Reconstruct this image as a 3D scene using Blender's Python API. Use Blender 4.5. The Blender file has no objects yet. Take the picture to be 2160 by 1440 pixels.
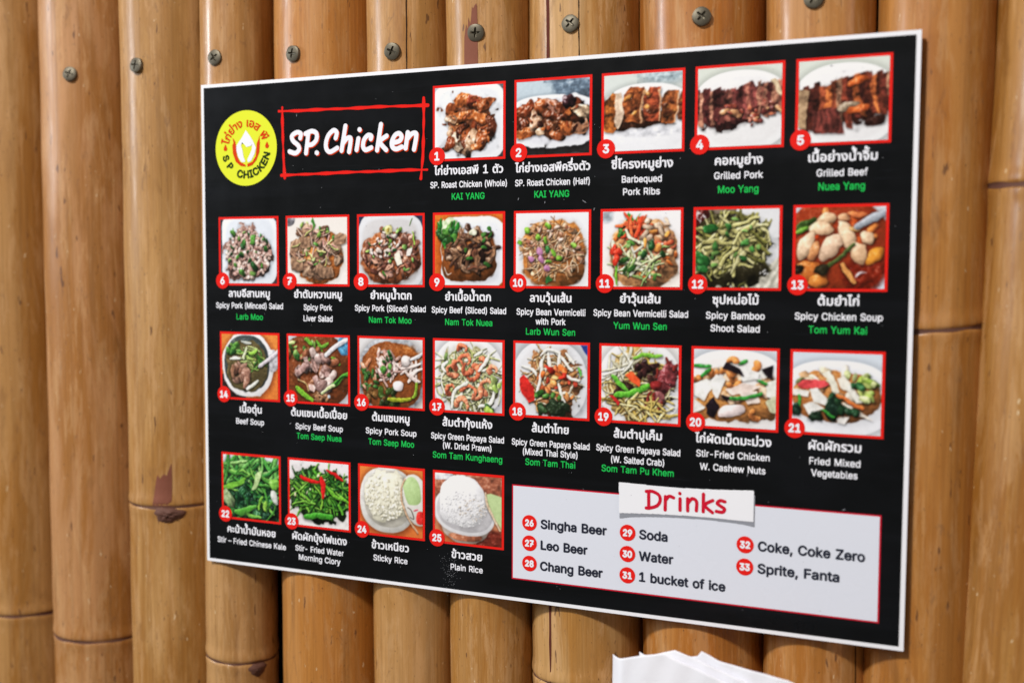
import bpy, bmesh, math, random
import numpy as np
from mathutils import Matrix, Vector

# ------------------------------------------------------------------ units
# The menu board is an A3 sheet.  Layout numbers below are in "board units"
# (594 x 420 units = 420 x 297 mm), x right, z up, y into the wall.
U = 0.420 / 594.0
ZC = 1.30                       # height of the board centre above the ground


def P(x, z, y=0.0):
    return Vector((x * U, y * U, ZC + z * U))


scene = bpy.context.scene
COL = scene.collection

# ------------------------------------------------------------------ camera
cam_data = bpy.data.cameras.new("camera")
cam_data.sensor_width = 36.0
cam_data.lens = 38.07
cam_data.clip_start = 0.01
cam_data.clip_end = 50.0
cam = bpy.data.objects.new("camera", cam_data)
COL.objects.link(cam)
_right = Vector((0.91656, 0.39986, 0.00427))
_up = Vector((-0.02859, 0.05489, 0.99808))
_fwd = Vector((-0.39886, 0.91493, -0.06174))
_m = Matrix((_right, _up, -_fwd)).transposed().to_4x4()
_m.translation = P(340.51, 46.93, -774.93)
cam.matrix_world = _m
cam_data.dof.use_dof = True
cam_data.dof.focus_distance = 860.0 * U
cam_data.dof.aperture_fstop = 4.5
scene.camera = cam

# ------------------------------------------------------------------ light
world = bpy.data.worlds.new("World")
scene.world = world
world.use_nodes = True
_bg = world.node_tree.nodes["Background"]
_bg.inputs[0].default_value = (1.0, 0.90, 0.80, 1)
_bg.inputs[1].default_value = 0.17


def lamp(name, az, el, dist, sx, sy, power, color):
    """Area lamp aimed at the board; az to the right of the wall's normal, el up."""
    d = bpy.data.lights.new(name, 'AREA')
    d.shape = 'RECTANGLE'
    d.size, d.size_y, d.energy, d.color = sx, sy, power, color
    o = bpy.data.objects.new(name, d)
    COL.objects.link(o)
    a, e = math.radians(az), math.radians(el)
    v = Vector((math.sin(a) * math.cos(e), -math.cos(a) * math.cos(e), math.sin(e)))
    o.location = P(0, 0) + v * dist
    o.rotation_euler = v.to_track_quat('Z', 'Y').to_euler()
    return o


lamp("ceiling_lamp", -17, 40, 2.6, 0.26, 0.20, 66.0, (1.0, 0.97, 0.94))
lamp("window_light", -66, 13, 2.2, 0.26, 0.60, 17.0, (0.84, 0.92, 1.0))
lamp("side_lamp", 82, 13, 2.2, 0.20, 0.50, 9.5, (1.0, 0.82, 0.78))

scene.view_settings.view_transform = 'Standard'
scene.view_settings.look = 'None'
scene.view_settings.exposure = 0.0
scene.view_settings.gamma = 1.0
scene.render.engine = 'CYCLES'
scene.cycles.max_bounces = 6

# ------------------------------------------------------------------ letter outlines (font units, em = 320)
GLYPHS = {
' ': (60, ''),
'(': (87, '29,66 32,104 42,141 56,173 75,173 61,137 52,100 48,66 51,37 60,5 75,-31 56,-31 51,-21 47,-12 42,-2 39,8 36,17 33,27 31,37 30,47 29,56'),
')': (87, '12,-31 27,6 36,37 39,66 36,100 26,137 12,173 31,173 45,141 55,104 59,66 59,56 58,47 56,37 54,27 52,17 49,7 45,-2 41,-12 36,-21 31,-31'),
',': (60, '12,-38 22,23 44,23 27,-38'),
'-': (145, '108,78 108,60 36,60 36,78'),
'.': (60, '30,-1 25,0 20,3 17,8 16,13 17,19 20,23 25,27 30,28 36,27 41,23 44,19 45,13 44,8 41,3 36,0'),
'0': (145, '73,-2 61,-1 51,2 42,8 34,15 27,25 22,36 18,50 16,65 15,81 16,98 18,113 22,126 27,138 34,147 42,155 51,161 61,164 73,165 84,164 94,161 103,155 111,147 118,138 123,126 127,113 129,98 130,81 129,65 127,50 123,36 118,25 111,15 103,8 94,2 84,-1|73,16 80,17 87,19 93,24 98,30 102,37 106,46 108,56 110,68 110,81 110,95 108,106 106,117 102,126 98,133 93,139 87,144 80,146 73,147 65,146 58,144 52,139 47,133 43,126 39,117 37,106 35,95 35,81 35,68 37,56 39,46 43,37 47,30 52,24 58,19 65,17'),
'1': (145, '24,0 24,17 125,17 125,0|88,163 88,0 68,0 68,143 67,143 28,114 28,137 63,163'),
'2': (145, '20,0 20,15 75,73 90,90 99,104 102,119 101,127 98,134 94,140 87,144 72,147 66,147 60,145 55,143 49,139 44,132 42,127 41,122 41,116 21,116 22,125 24,134 28,142 33,148 39,154 46,159 54,162 63,164 72,165 81,164 90,162 98,159 105,154 111,149 116,142 119,135 121,128 122,119 119,102 108,83 85,57 49,19 49,18 125,18 125,0'),
'3': (145, '70,-2 60,-2 51,0 42,3 35,7 28,12 22,18 18,25 15,33 14,42 35,42 37,34 40,28 46,23 53,19 70,16 88,19 93,22 97,26 101,30 103,35 105,40 105,46 105,52 103,58 101,63 98,67 93,71 88,75 81,77 73,79 64,79 50,79 50,96 92,143 92,145 22,145 22,163 119,163 119,147 68,89 68,92 79,93 89,91 99,88 107,84 113,78 119,71 123,63 125,55 126,46 125,37 123,29 119,21 113,14 107,9 99,4 90,1 80,-1'),
'4': (145, '13,34 13,51 79,163 99,163 35,53 35,52 132,52 132,34|90,0 90,39 90,47 90,102 110,102 110,0'),
'5': (145, '71,-2 61,-2 53,0 45,4 38,8 32,13 26,19 23,26 20,34 19,42 39,42 41,35 44,28 55,19 71,16 77,16 83,18 88,21 93,24 97,28 101,33 103,39 104,45 105,52 104,59 103,65 100,71 97,76 93,80 88,84 82,86 76,88 70,89 54,86 41,79 22,81 31,163 117,163 117,145 48,145 43,96 44,96 57,104 73,107 81,106 88,105 94,103 100,100 105,96 110,91 115,86 118,80 121,74 123,67 125,60 125,52 124,42 122,33 118,24 113,17 106,10 99,5 90,1 81,-1'),
'6': (145, '72,-2 63,-1 54,1 46,5 38,10 32,16 27,24 23,32 21,42 20,52 21,60 23,68 26,76 44,109 81,163 103,163 48,84 47,84 53,92 63,98 75,101 85,100 93,98 101,94 108,90 114,84 118,77 122,69 124,60 124,50 124,41 121,31 118,23 113,16 106,10 99,5 91,1 82,-1|72,16 79,16 84,18 89,20 94,23 97,28 101,32 103,38 104,44 105,50 104,57 103,63 101,68 97,73 94,77 89,80 84,83 79,84 72,85 66,84 61,83 56,81 51,77 47,73 44,68 42,63 40,57 40,51 40,44 42,38 44,33 47,28 51,23 56,20 61,18 66,16'),
'7': (145, '31,0 103,143 103,145 20,145 20,163 125,163 125,144 53,0'),
'8': (145, '72,-2 62,-2 52,0 43,4 36,8 29,13 24,20 20,27 17,35 17,43 17,50 18,56 21,62 24,68 28,73 32,77 37,81 43,83 49,85 49,85 41,88 35,93 30,98 26,106 23,113 23,122 23,130 25,137 29,144 34,150 40,155 47,159 55,162 63,164 72,165 82,164 90,162 98,159 105,155 111,150 116,144 119,137 121,130 122,122 121,113 119,106 115,99 110,93 103,88 96,85 96,85 102,83 107,81 112,77 117,73 121,68 124,62 126,56 128,50 128,43 127,35 125,27 121,20 116,13 109,8 101,4 93,0 83,-2|72,16 79,16 86,17 91,19 98,24 103,29 107,36 108,44 107,50 106,56 103,60 100,65 95,68 91,71 85,74 79,75 72,75 66,75 60,74 54,71 49,68 45,65 42,60 39,56 37,50 37,44 38,36 41,29 46,24 54,19 59,17 65,16|72,93 88,96 94,100 98,106 101,112 102,120 101,128 98,134 94,140 88,144 72,147 57,144 51,140 46,134 43,128 42,120 43,112 46,106 51,100 57,96'),
'9': (145, '72,165 82,164 91,162 99,158 107,153 113,147 118,139 121,130 124,121 124,111 124,103 122,95 119,86 101,54 64,0 42,0 96,79 98,79 92,71 82,65 70,62 60,63 52,65 44,69 37,73 31,79 27,86 23,94 21,103 20,113 21,122 23,131 27,140 32,147 38,153 46,158 54,162 63,164|72,147 66,147 61,145 56,143 51,139 47,135 44,130 42,125 41,119 40,113 41,106 42,100 44,95 47,90 51,86 56,82 61,80 66,78 72,78 78,78 84,80 89,82 94,86 98,90 101,94 103,100 104,106 105,112 104,119 103,125 101,130 98,135 94,139 89,143 84,145 78,147'),
'A': (153, '5,0 64,163 88,163 148,0 126,0 92,97 85,119 74,153 78,153 68,119 61,97 27,0|35,45 35,64 118,64 118,45'),
'B': (146, '19,0 19,163 77,163 88,162 97,160 105,157 112,153 118,148 122,141 125,135 127,127 127,120 127,113 126,107 124,102 114,91 101,85 101,84 106,83 111,81 116,79 121,75 125,70 129,65 132,59 133,52 134,44 133,36 131,28 128,21 124,15 118,10 110,6 101,3 91,1 79,0|40,18 78,18 90,19 99,21 106,26 110,31 113,37 114,44 113,52 110,59 106,63 102,67 98,70 92,72 86,73 79,74 40,74|40,91 76,91 92,95 99,99 103,104 106,111 108,119 107,126 104,132 100,137 94,141 86,144 77,145 40,145'),
'C': (163, '86,-2 72,-1 60,2 48,8 38,16 29,25 22,37 17,50 14,65 13,81 14,98 17,113 22,126 29,137 38,147 48,155 60,160 72,164 86,165 109,161 116,159 123,155 129,151 134,146 139,140 143,134 147,127 149,120 151,111 131,111 125,126 114,137 101,144 86,146 76,145 67,143 59,138 51,133 45,125 40,116 36,106 34,94 33,81 34,68 36,57 40,46 45,37 51,30 59,24 67,20 76,18 86,17 101,19 114,26 125,37 131,51 151,51 150,43 147,36 143,29 139,23 134,17 129,12 123,8 116,4 109,1 101,-1 94,-2'),
'D': (161, '70,0 31,0 31,18 69,18 81,19 92,22 102,26 110,32 116,39 121,48 125,58 127,69 128,82 127,94 125,105 121,115 116,124 110,131 102,137 93,141 83,144 71,145 30,145 30,163 72,163 87,162 101,158 113,153 123,146 132,136 139,125 144,112 147,98 148,82 147,66 144,51 139,38 132,27 123,17 112,10 100,4 86,1|40,163 40,0 19,0 19,163'),
'E': (134, '19,0 19,163 119,163 119,145 40,145 40,91 114,91 114,73 40,73 40,18 120,18 120,0'),
'F': (131, '19,0 19,163 118,163 118,145 40,145 40,89 111,89 111,71 40,71 40,0'),
'G': (167, '86,-2 72,-1 59,2 48,8 38,16 29,25 22,37 17,50 14,65 13,81 14,98 17,113 22,126 29,137 38,147 48,155 59,160 71,164 85,165 93,165 101,163 109,161 116,158 123,155 129,150 135,145 139,139 144,133 147,126 150,119 152,112 131,112 124,126 114,137 101,144 85,146 76,145 67,143 59,138 51,133 45,125 40,116 36,106 34,94 33,81 34,68 36,57 40,46 45,38 52,30 59,24 67,20 76,18 86,17 95,18 103,20 110,23 117,27 122,33 127,39 130,47 132,56 133,65 139,64 90,64 90,82 153,82 153,64 152,51 149,40 144,29 138,20 130,12 121,6 110,1 98,-1'),
'H': (165, '19,0 19,163 40,163 40,92 126,92 126,163 146,163 146,0 126,0 126,74 40,74 40,0'),
'I': (96, '10,0 10,18 38,18 38,145 10,145 10,163 86,163 86,145 58,145 58,18 86,18 86,0'),
'K': (149, '33,47 33,69 45,84 56,97 68,110 116,163 143,163 74,88 73,88|19,0 19,163 40,163 40,107 40,72 40,62 40,0|119,0 60,83 73,99 144,0'),
'L': (126, '19,0 19,163 40,163 40,18 116,18 116,0'),
'M': (201, '19,0 19,163 49,163 89,60 92,51 96,39 100,27 103,16 98,16 102,26 106,39 109,51 113,60 152,163 182,163 182,0 161,0 161,93 161,105 162,118 162,132 162,146 164,146 159,131 154,116 150,103 146,93 109,0 92,0 55,93 51,103 46,116 41,130 36,146 38,146 38,133 39,119 39,105 39,93 39,0'),
'N': (167, '19,0 19,163 44,163 110,58 116,48 124,34 132,18 130,17 128,35 128,50 128,62 128,163 148,163 148,0 124,0 65,93 57,106 47,122 34,145 38,145 39,123 40,105 40,93 40,0'),
'P': (142, '19,0 19,163 75,163 87,162 97,160 106,156 114,151 120,145 125,137 128,129 130,121 131,111 130,102 128,93 125,85 120,78 114,71 106,66 97,62 87,60 75,59 35,59 35,78 74,78 82,78 89,80 95,82 100,85 104,89 107,94 109,99 110,105 110,111 110,117 109,123 107,128 104,133 100,137 95,140 89,143 82,144 74,145 40,145 40,0'),
'R': (144, '19,0 19,163 75,163 87,162 98,160 107,156 114,152 120,146 125,139 128,131 130,122 131,113 130,103 128,95 125,87 120,80 114,74 107,69 98,66 87,64 75,63 31,63 31,82 75,82 83,82 89,83 95,85 102,90 107,96 109,101 110,107 110,113 110,119 109,124 107,130 104,134 100,138 95,141 89,143 82,144 75,145 40,145 40,0|113,0 74,73 97,73 137,0'),
'S': (143, '72,-3 60,-2 50,0 41,3 33,7 26,13 20,19 16,27 14,35 12,44 33,44 34,38 36,33 39,28 43,24 48,21 53,19 72,16 79,16 85,17 91,19 97,22 102,25 105,29 108,34 110,39 111,45 109,52 106,57 95,65 78,71 59,77 46,81 36,86 28,93 21,100 18,109 17,119 17,128 20,136 24,143 29,150 36,155 44,159 53,162 62,164 73,165 83,164 93,162 101,159 109,155 115,150 121,144 125,137 127,129 128,121 108,121 106,128 102,135 97,140 90,144 81,146 72,147 65,146 59,145 54,143 46,139 41,134 38,127 37,120 38,113 42,107 54,99 68,94 85,89 100,84 115,76 126,63 129,58 130,51 131,44 130,36 128,28 124,20 118,14 112,8 103,3 94,0 83,-2'),
'T': (144, '10,145 10,163 133,163 133,145 82,145 82,0 62,0 62,145'),
'V': (153, '65,0 5,163 27,163 62,66 69,44 79,10 75,10 85,44 93,66 126,163 148,163 89,0'),
'W': (220, '50,0 5,163 26,163 52,63 56,47 60,30 63,13 61,13 64,30 68,47 72,63 98,163 121,163 148,63 152,47 156,30 159,13 156,13 160,30 163,47 167,63 193,163 214,163 170,0 146,0 118,103 112,125 108,152 112,152 107,126 102,103 74,0'),
'Y': (151, '65,0 65,67 5,163 29,163 62,110 71,93 80,74 72,74 80,94 90,110 122,163 146,163 86,67 86,0'),
'Z': (140, '13,0 13,15 88,123 98,138 109,152 111,145 91,145 71,145 13,145 13,163 127,163 127,148 54,41 43,26 31,11 29,17 49,18 69,18 128,18 128,0'),
'a': (125, '51,-3 44,-2 37,-1 30,2 24,5 19,9 15,14 12,20 10,27 10,35 10,41 12,47 14,52 19,57 25,62 40,67 57,70 75,73 85,75 87,78 88,82 88,82 85,95 77,103 63,106 48,103 38,96 32,88 13,93 16,100 20,106 25,111 31,115 36,118 43,120 62,123 76,121 91,115 96,112 100,108 103,102 106,96 107,89 108,80 108,0 88,0 88,17 87,17 81,8 69,0|55,15 61,15 68,16 73,19 80,24 84,30 87,37 88,44 88,61 83,58 74,56 64,55 56,54 43,51 33,45 30,40 29,34 33,23 42,17'),
'b': (136, '73,-3 66,-2 60,-1 55,1 44,10 38,19 36,19 36,0 17,0 17,163 36,163 36,102 38,102 44,111 55,119 60,121 66,123 73,123 83,122 92,120 100,115 107,110 113,102 118,94 122,84 124,73 125,60 124,48 122,37 118,27 113,18 107,11 100,5 92,1 83,-2|70,15 78,16 84,18 89,21 94,25 98,31 101,37 103,44 105,52 105,61 105,69 103,77 101,84 98,90 94,95 90,100 84,103 78,105 70,106 63,105 57,103 52,100 47,96 43,90 40,84 38,77 36,69 36,61 36,52 38,44 40,37 43,30 47,25 52,21 57,18 63,16'),
'c': (127, '66,-3 56,-2 46,1 37,5 30,11 23,19 18,27 14,37 12,48 11,60 12,72 14,83 18,93 23,102 30,109 37,115 46,120 56,122 66,123 83,121 98,114 109,103 116,89 97,84 93,93 86,99 77,104 66,106 59,105 52,103 46,99 42,95 38,89 35,83 33,76 31,68 31,60 31,52 33,45 35,38 38,31 42,26 46,21 52,18 59,16 66,15 78,16 87,21 93,28 97,37 116,33 109,18 98,7 83,0'),
'd': (136, '62,-3 53,-2 44,1 36,5 28,11 22,18 17,27 14,37 12,48 11,60 12,73 14,84 18,94 22,102 29,110 36,115 44,120 53,122 63,123 70,123 76,121 81,119 92,111 98,102 99,102 99,163 119,163 119,0 100,0 100,19 98,19 92,10 81,1 76,-1 70,-2|65,15 72,16 79,18 84,21 89,25 93,30 96,37 98,44 99,52 100,61 99,69 98,77 96,84 93,90 89,96 84,100 79,103 72,105 65,106 58,105 52,103 46,100 42,95 38,90 35,84 33,77 31,69 31,61 31,52 33,44 35,37 38,31 42,25 46,21 52,18 58,16'),
'e': (129, '68,-3 57,-2 46,1 37,5 30,11 23,18 18,27 14,37 12,48 11,60 12,72 14,83 18,93 23,102 29,109 37,115 46,119 55,122 66,123 85,120 91,117 97,113 102,109 107,104 111,97 114,90 117,82 118,73 119,62 119,54 24,54 24,71 108,71 99,65 99,72 97,79 95,86 92,92 89,96 84,100 79,103 73,105 66,106 59,105 52,103 47,100 42,96 38,92 35,86 33,80 31,74 31,68 31,57 31,48 33,41 35,34 39,28 43,23 48,20 54,17 61,15 68,15 81,17 91,23 98,34 117,29 115,23 111,18 107,13 102,8 97,4 90,1 83,-1 76,-2'),
'f': (81, '73,121 73,105 2,105 2,121|26,0 26,138 26,145 28,150 31,155 34,160 38,163 43,166 60,170 71,169 78,167 73,150 69,151 62,152 55,151 49,147 46,142 45,134 45,0'),
'g': (136, '66,-48 58,-48 50,-47 43,-45 26,-35 16,-22 32,-13 39,-21 49,-28 66,-31 75,-30 83,-28 90,-24 95,-18 99,-11 100,-2 100,22 98,22 92,13 81,5 76,3 69,2 62,2 53,2 44,5 36,9 29,14 23,21 18,29 14,38 12,49 11,61 12,73 14,84 18,94 23,102 29,110 36,115 44,120 53,122 63,123 70,123 76,121 81,119 92,111 98,102 100,102 100,121 119,121 119,-3 118,-13 116,-21 112,-29 107,-35 100,-40 93,-43 85,-46 76,-48|66,19 73,19 79,21 84,24 89,28 93,33 96,39 98,46 100,53 100,62 100,70 98,78 96,84 93,91 89,96 84,100 79,103 73,105 66,106 58,105 52,103 46,100 42,95 38,90 35,84 33,77 31,70 31,62 31,53 33,46 35,39 38,33 42,28 47,24 52,21 58,19'),
'h': (131, '36,73 36,0 17,0 17,163 36,163 36,92 33,92 37,102 42,110 49,116 56,120 64,122 73,123 81,122 88,121 94,118 100,114 105,109 109,103 112,95 114,87 114,77 114,0 95,0 95,75 94,84 91,91 87,97 82,102 75,104 67,105 62,105 56,104 51,102 45,97 40,90 38,85 37,79'),
'i': (53, '17,0 17,121 36,121 36,0|27,142 22,143 17,145 14,150 13,155 14,160 17,164 22,167 27,168 32,167 36,164 39,160 40,155 39,150 36,145 32,143'),
'k': (122, '35,44 35,68 39,68 91,121 115,121 59,64 57,64|17,0 17,163 36,163 36,0|94,0 47,59 61,73 119,0'),
'l': (61, '45,-1 36,0 29,2 24,6 20,12 18,19 17,27 17,163 36,163 36,32 38,20 42,17 47,17 51,17 54,17 58,1 52,0'),
'm': (195, '17,0 17,121 36,121 36,95 34,95 36,101 39,106 42,111 55,120 70,124 79,123 86,120 92,115 97,109 100,102 103,94 100,94 102,100 104,105 108,110 122,120 140,124 147,123 153,122 159,119 165,115 169,111 173,105 176,98 178,91 178,82 178,0 159,0 159,81 158,89 155,95 151,100 146,103 140,105 134,106 126,105 120,102 111,93 107,79 107,0 88,0 88,83 87,89 85,95 81,100 76,103 70,105 64,106 50,102 45,98 40,93 38,88 37,82 36,76 36,0'),
'n': (131, '36,73 36,0 17,0 17,121 36,121 36,92 33,92 37,102 42,110 49,116 56,120 64,122 73,123 81,122 88,121 94,118 100,114 105,109 109,103 112,95 114,87 114,77 114,0 95,0 95,75 94,84 91,91 87,97 82,102 75,104 67,105 62,105 56,104 51,102 45,97 40,90 38,85 37,79'),
'o': (133, '66,-3 56,-2 46,1 37,5 30,11 23,19 18,27 14,37 12,48 11,60 12,72 14,83 18,93 23,102 30,109 37,115 46,120 56,122 66,123 77,122 87,120 96,115 103,109 110,102 115,93 119,83 121,72 122,60 121,48 119,37 115,27 110,19 103,11 96,5 87,1 77,-2|66,15 74,16 81,18 86,21 91,26 95,31 98,38 100,45 102,52 102,60 102,68 100,75 98,83 95,89 91,95 86,99 81,103 74,105 66,106 59,105 52,103 46,99 42,95 38,89 35,83 33,76 31,68 31,60 31,52 33,45 35,38 38,31 42,26 46,21 52,18 59,16'),
'p': (136, '17,-46 17,121 36,121 36,102 38,102 44,111 55,119 60,121 66,123 73,123 83,122 92,120 100,115 107,110 113,102 118,94 122,84 124,73 125,60 124,48 122,37 118,27 113,18 107,11 100,5 92,1 83,-2 73,-3 66,-2 60,-1 55,1 44,10 38,19 36,19 36,-46|70,15 78,16 84,18 89,21 94,25 98,31 101,37 103,44 105,52 105,61 105,69 103,77 101,84 98,90 94,95 90,100 84,103 78,105 70,106 63,105 57,103 52,100 47,96 43,90 40,84 38,77 36,69 36,61 36,52 38,44 40,37 43,30 47,25 52,21 57,18 63,16'),
'q': (136, '119,-46 99,-46 99,19 98,19 92,10 81,1 76,-1 70,-2 62,-3 53,-2 44,1 36,5 28,11 22,18 17,27 14,37 12,48 11,60 12,73 14,84 18,94 22,102 29,110 36,115 44,120 53,122 63,123 70,123 76,121 81,119 92,111 98,102 100,102 100,121 119,121|65,15 72,16 79,18 84,21 89,25 93,30 96,37 98,44 99,52 100,61 99,69 98,77 96,84 93,90 89,96 84,100 79,103 72,105 65,106 58,105 52,103 46,100 42,95 38,90 35,84 33,77 31,69 31,61 31,52 33,44 35,37 38,31 42,25 46,21 52,18 58,16'),
'r': (83, '17,0 17,121 36,121 36,103 37,103 40,108 44,113 49,118 55,121 61,123 68,123 73,123 78,123 78,103 74,104 66,104 58,103 51,101 45,96 40,91 37,84 36,76 36,0'),
's': (117, '58,-3 50,-2 43,-1 36,1 30,4 24,8 20,12 16,17 13,23 11,30 30,34 32,28 35,23 40,19 45,17 51,15 58,15 66,15 73,17 78,20 84,26 86,33 85,39 81,43 76,47 68,50 48,54 38,58 29,62 23,67 19,73 16,80 15,88 16,94 18,100 21,106 25,111 31,115 37,119 44,121 52,123 60,123 68,123 75,121 81,119 87,116 92,113 96,109 104,93 86,89 83,95 78,101 73,104 67,106 60,106 53,106 47,104 42,101 37,96 35,89 36,83 40,78 55,71 73,67 84,64 92,60 98,55 102,49 105,42 106,34 105,27 103,21 100,15 95,10 90,6 83,2 76,-1 67,-2'),
't': (73, '65,121 65,105 2,105 2,121|21,151 40,151 40,31 41,24 44,20 48,17 55,16 59,16 65,17 68,1 61,-1 54,-1 44,0 36,2 29,7 25,13 22,21 21,30'),
'u': (131, '58,-2 51,-1 43,1 37,3 31,7 26,13 22,19 19,26 17,35 17,44 17,121 36,121 36,46 37,37 40,30 44,24 49,20 56,17 64,16 70,16 75,18 80,20 86,24 91,31 93,36 94,42 95,49 95,121 114,121 114,0 95,0 95,29 98,29 94,19 89,11 82,5 75,1 67,-1'),
'v': (125, '52,0 6,121 27,121 53,50 60,28 66,7 59,7 65,28 72,50 98,121 119,121 72,0'),
'w': (181, '44,0 7,121 28,121 43,68 49,44 56,13 53,13 59,43 66,68 81,121 101,121 116,68 122,43 129,13 125,13 132,43 139,68 154,121 174,121 137,0 118,0 102,55 97,72 93,90 88,108 93,108 89,90 84,72 79,55 64,0'),
'x': (121, '7,0 55,70 55,55 9,121 32,121 47,98 57,81 66,66 56,66 65,81 75,98 90,121 113,121 67,54 67,69 114,0 92,0 74,27 64,44 55,58 65,58 57,44 47,27 29,0'),
'y': (125, '15,-44 20,-27 23,-28 33,-28 42,-24 48,-11 52,0 6,121 27,121 53,50 60,28 66,7 59,7 65,28 72,50 98,121 119,121 65,-19 56,-34 45,-43 29,-46 21,-46'),
'ก': (133, '17,0 17,42 18,51 20,57 23,62 28,66 33,69 39,71 39,72 15,81 15,89 15,94 17,100 21,106 25,111 31,115 38,119 46,122 55,123 65,124 73,123 82,122 90,120 97,116 103,112 108,106 112,99 114,91 115,82 115,0 95,0 95,80 94,89 91,96 86,101 80,105 73,107 64,107 56,107 49,105 43,102 38,98 36,93 35,87 59,75 57,65 49,63 43,59 39,55 37,49 37,42 37,0'),
'ข': (121, '61,-2 48,-1 37,2 29,8 22,16 18,26 17,38 17,52 17,59 18,64 20,69 27,80 33,89 36,98 34,105 28,107 22,106 16,104 12,118 22,122 32,123 45,120 53,112 55,101 52,87 45,77 39,66 37,53 37,40 37,33 38,28 40,24 44,19 49,16 61,14 68,15 73,16 78,19 81,23 83,29 84,35 84,122 103,122 103,34 102,24 99,15 93,7 84,2 74,-1'),
'ค': (136, '18,0 18,78 19,91 23,103 30,112 40,119 52,123 68,124 84,123 97,119 106,112 113,103 117,91 118,78 118,0 99,0 99,78 98,87 95,94 91,100 85,104 77,107 68,107 59,107 51,104 45,100 41,94 39,87 38,78 38,53 38,53 42,58 46,62 50,64 70,67 78,67 78,51 70,51 62,50 55,49 50,47 44,43 40,37 38,24 38,0'),
'ง': (119, '38,0 0,122 20,122 53,17 55,17 66,20 75,26 79,31 82,38 84,45 87,67 87,78 84,88 79,96 73,102 65,105 56,106 50,106 46,105 41,120 50,122 57,123 77,120 83,117 88,114 92,110 97,105 101,98 104,91 106,83 107,75 107,66 107,55 105,45 102,35 98,27 94,20 89,14 73,4 66,2 58,0 49,0'),
'จ': (118, '33,0 33,54 16,54 16,70 51,70 51,16 54,16 61,16 66,18 71,20 75,24 78,29 81,35 83,42 84,51 84,61 84,72 83,80 81,88 78,94 74,99 69,103 63,105 56,107 47,107 27,105 8,96 8,115 26,121 49,124 62,123 73,121 82,116 89,111 95,104 99,95 102,85 104,74 105,61 104,49 102,38 99,28 95,20 89,13 82,7 74,3 63,1 51,0'),
'ซ': (123, '61,-2 48,-1 38,2 29,8 23,16 19,26 18,38 18,52 19,60 20,67 23,73 33,86 39,93 41,100 41,100 35,97 28,96 21,97 15,102 12,106 10,111 10,117 10,122 27,122 29,112 34,109 39,110 44,113 48,122 59,122 59,112 59,100 56,91 50,80 44,73 40,65 38,54 38,40 38,33 39,28 41,24 45,19 50,16 61,14 68,15 74,16 79,19 82,23 85,29 85,35 85,66 84,74 81,79 76,82 69,83 68,83 68,96 69,96 77,97 82,100 87,110 87,122 107,122 104,102 101,97 97,93 91,90 91,89 98,86 102,80 105,64 105,34 104,24 100,15 94,7 85,2 74,-1'),
'ด': (137, '59,-2 48,-1 39,1 32,6 26,12 21,20 17,29 15,38 14,49 13,60 14,72 15,82 17,91 20,99 24,105 28,111 33,115 39,118 46,121 68,124 79,123 89,122 97,119 104,115 109,110 113,104 116,97 118,89 119,81 119,0 99,0 99,79 98,88 96,95 92,100 87,104 79,107 69,107 62,107 56,106 50,104 45,100 41,96 38,90 35,82 34,72 33,60 36,37 38,30 41,25 45,20 49,17 55,15 63,14 69,15 74,16 76,1 68,-2'),
'ต': (141, '61,-2 50,-1 40,2 32,6 26,13 21,20 18,30 16,40 14,51 14,63 14,77 16,88 18,98 21,106 25,113 30,118 36,121 42,123 50,124 63,121 68,118 71,112 71,112 75,118 79,121 93,124 102,123 109,120 115,116 120,110 122,102 123,93 123,0 103,0 103,93 102,100 100,104 90,107 85,107 81,104 77,94 65,94 63,101 60,105 51,107 46,106 42,103 38,97 36,89 34,77 34,63 36,37 38,30 41,25 45,20 50,17 56,15 63,14 71,15 76,16 78,1 70,-2'),
'ท': (135, '19,0 19,122 32,122 36,102 37,102 40,108 45,114 51,118 58,121 66,123 75,124 83,123 91,122 98,119 103,116 108,111 112,105 115,99 117,91 117,81 117,0 97,0 97,80 97,88 94,95 91,100 86,104 79,106 71,107 64,107 58,105 53,102 49,99 45,94 42,89 40,83 39,77 38,70 38,0'),
'น': (136, '60,-2 52,-2 44,0 37,2 32,6 27,11 23,16 20,23 19,31 18,40 18,122 38,122 38,41 38,33 41,27 44,21 50,17 56,15 64,14 74,16 82,19 88,24 93,32 96,41 97,51 97,122 117,122 117,0 100,0 99,18 98,18 95,12 90,8 84,3 77,0 69,-2'),
'บ': (134, '67,-2 51,-1 38,3 29,10 23,19 19,30 18,44 18,122 38,122 38,44 39,35 41,27 45,22 50,17 58,15 67,14 76,15 83,17 89,22 93,27 96,35 96,44 96,122 116,122 116,44 115,30 111,19 105,10 95,3 83,-1'),
'ป': (134, '67,-2 51,-1 38,3 29,10 23,19 19,30 18,44 18,122 38,122 38,44 39,35 41,27 45,22 50,17 58,15 67,14 76,15 83,17 89,22 93,27 96,35 96,44 96,165 116,165 116,44 115,30 111,19 105,10 95,3 83,-1'),
'ผ': (144, '19,0 19,100 20,109 23,115 33,122 45,124 52,123 59,121 56,106 52,107 48,108 40,105 38,97 38,63 38,49 38,31 38,31 47,47 54,59 65,79 78,79 90,59 96,49 101,40 105,31 106,31 105,49 105,63 105,122 124,122 124,0 107,0 72,58 71,58 37,0'),
'พ': (154, '31,0 9,122 29,122 38,69 40,52 43,28 43,28 47,45 51,59 54,69 69,122 85,122 100,69 103,59 107,45 111,28 111,28 114,52 116,69 125,122 145,122 123,0 104,0 83,66 80,78 78,93 77,93 75,82 73,73 70,66 50,0'),
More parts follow.
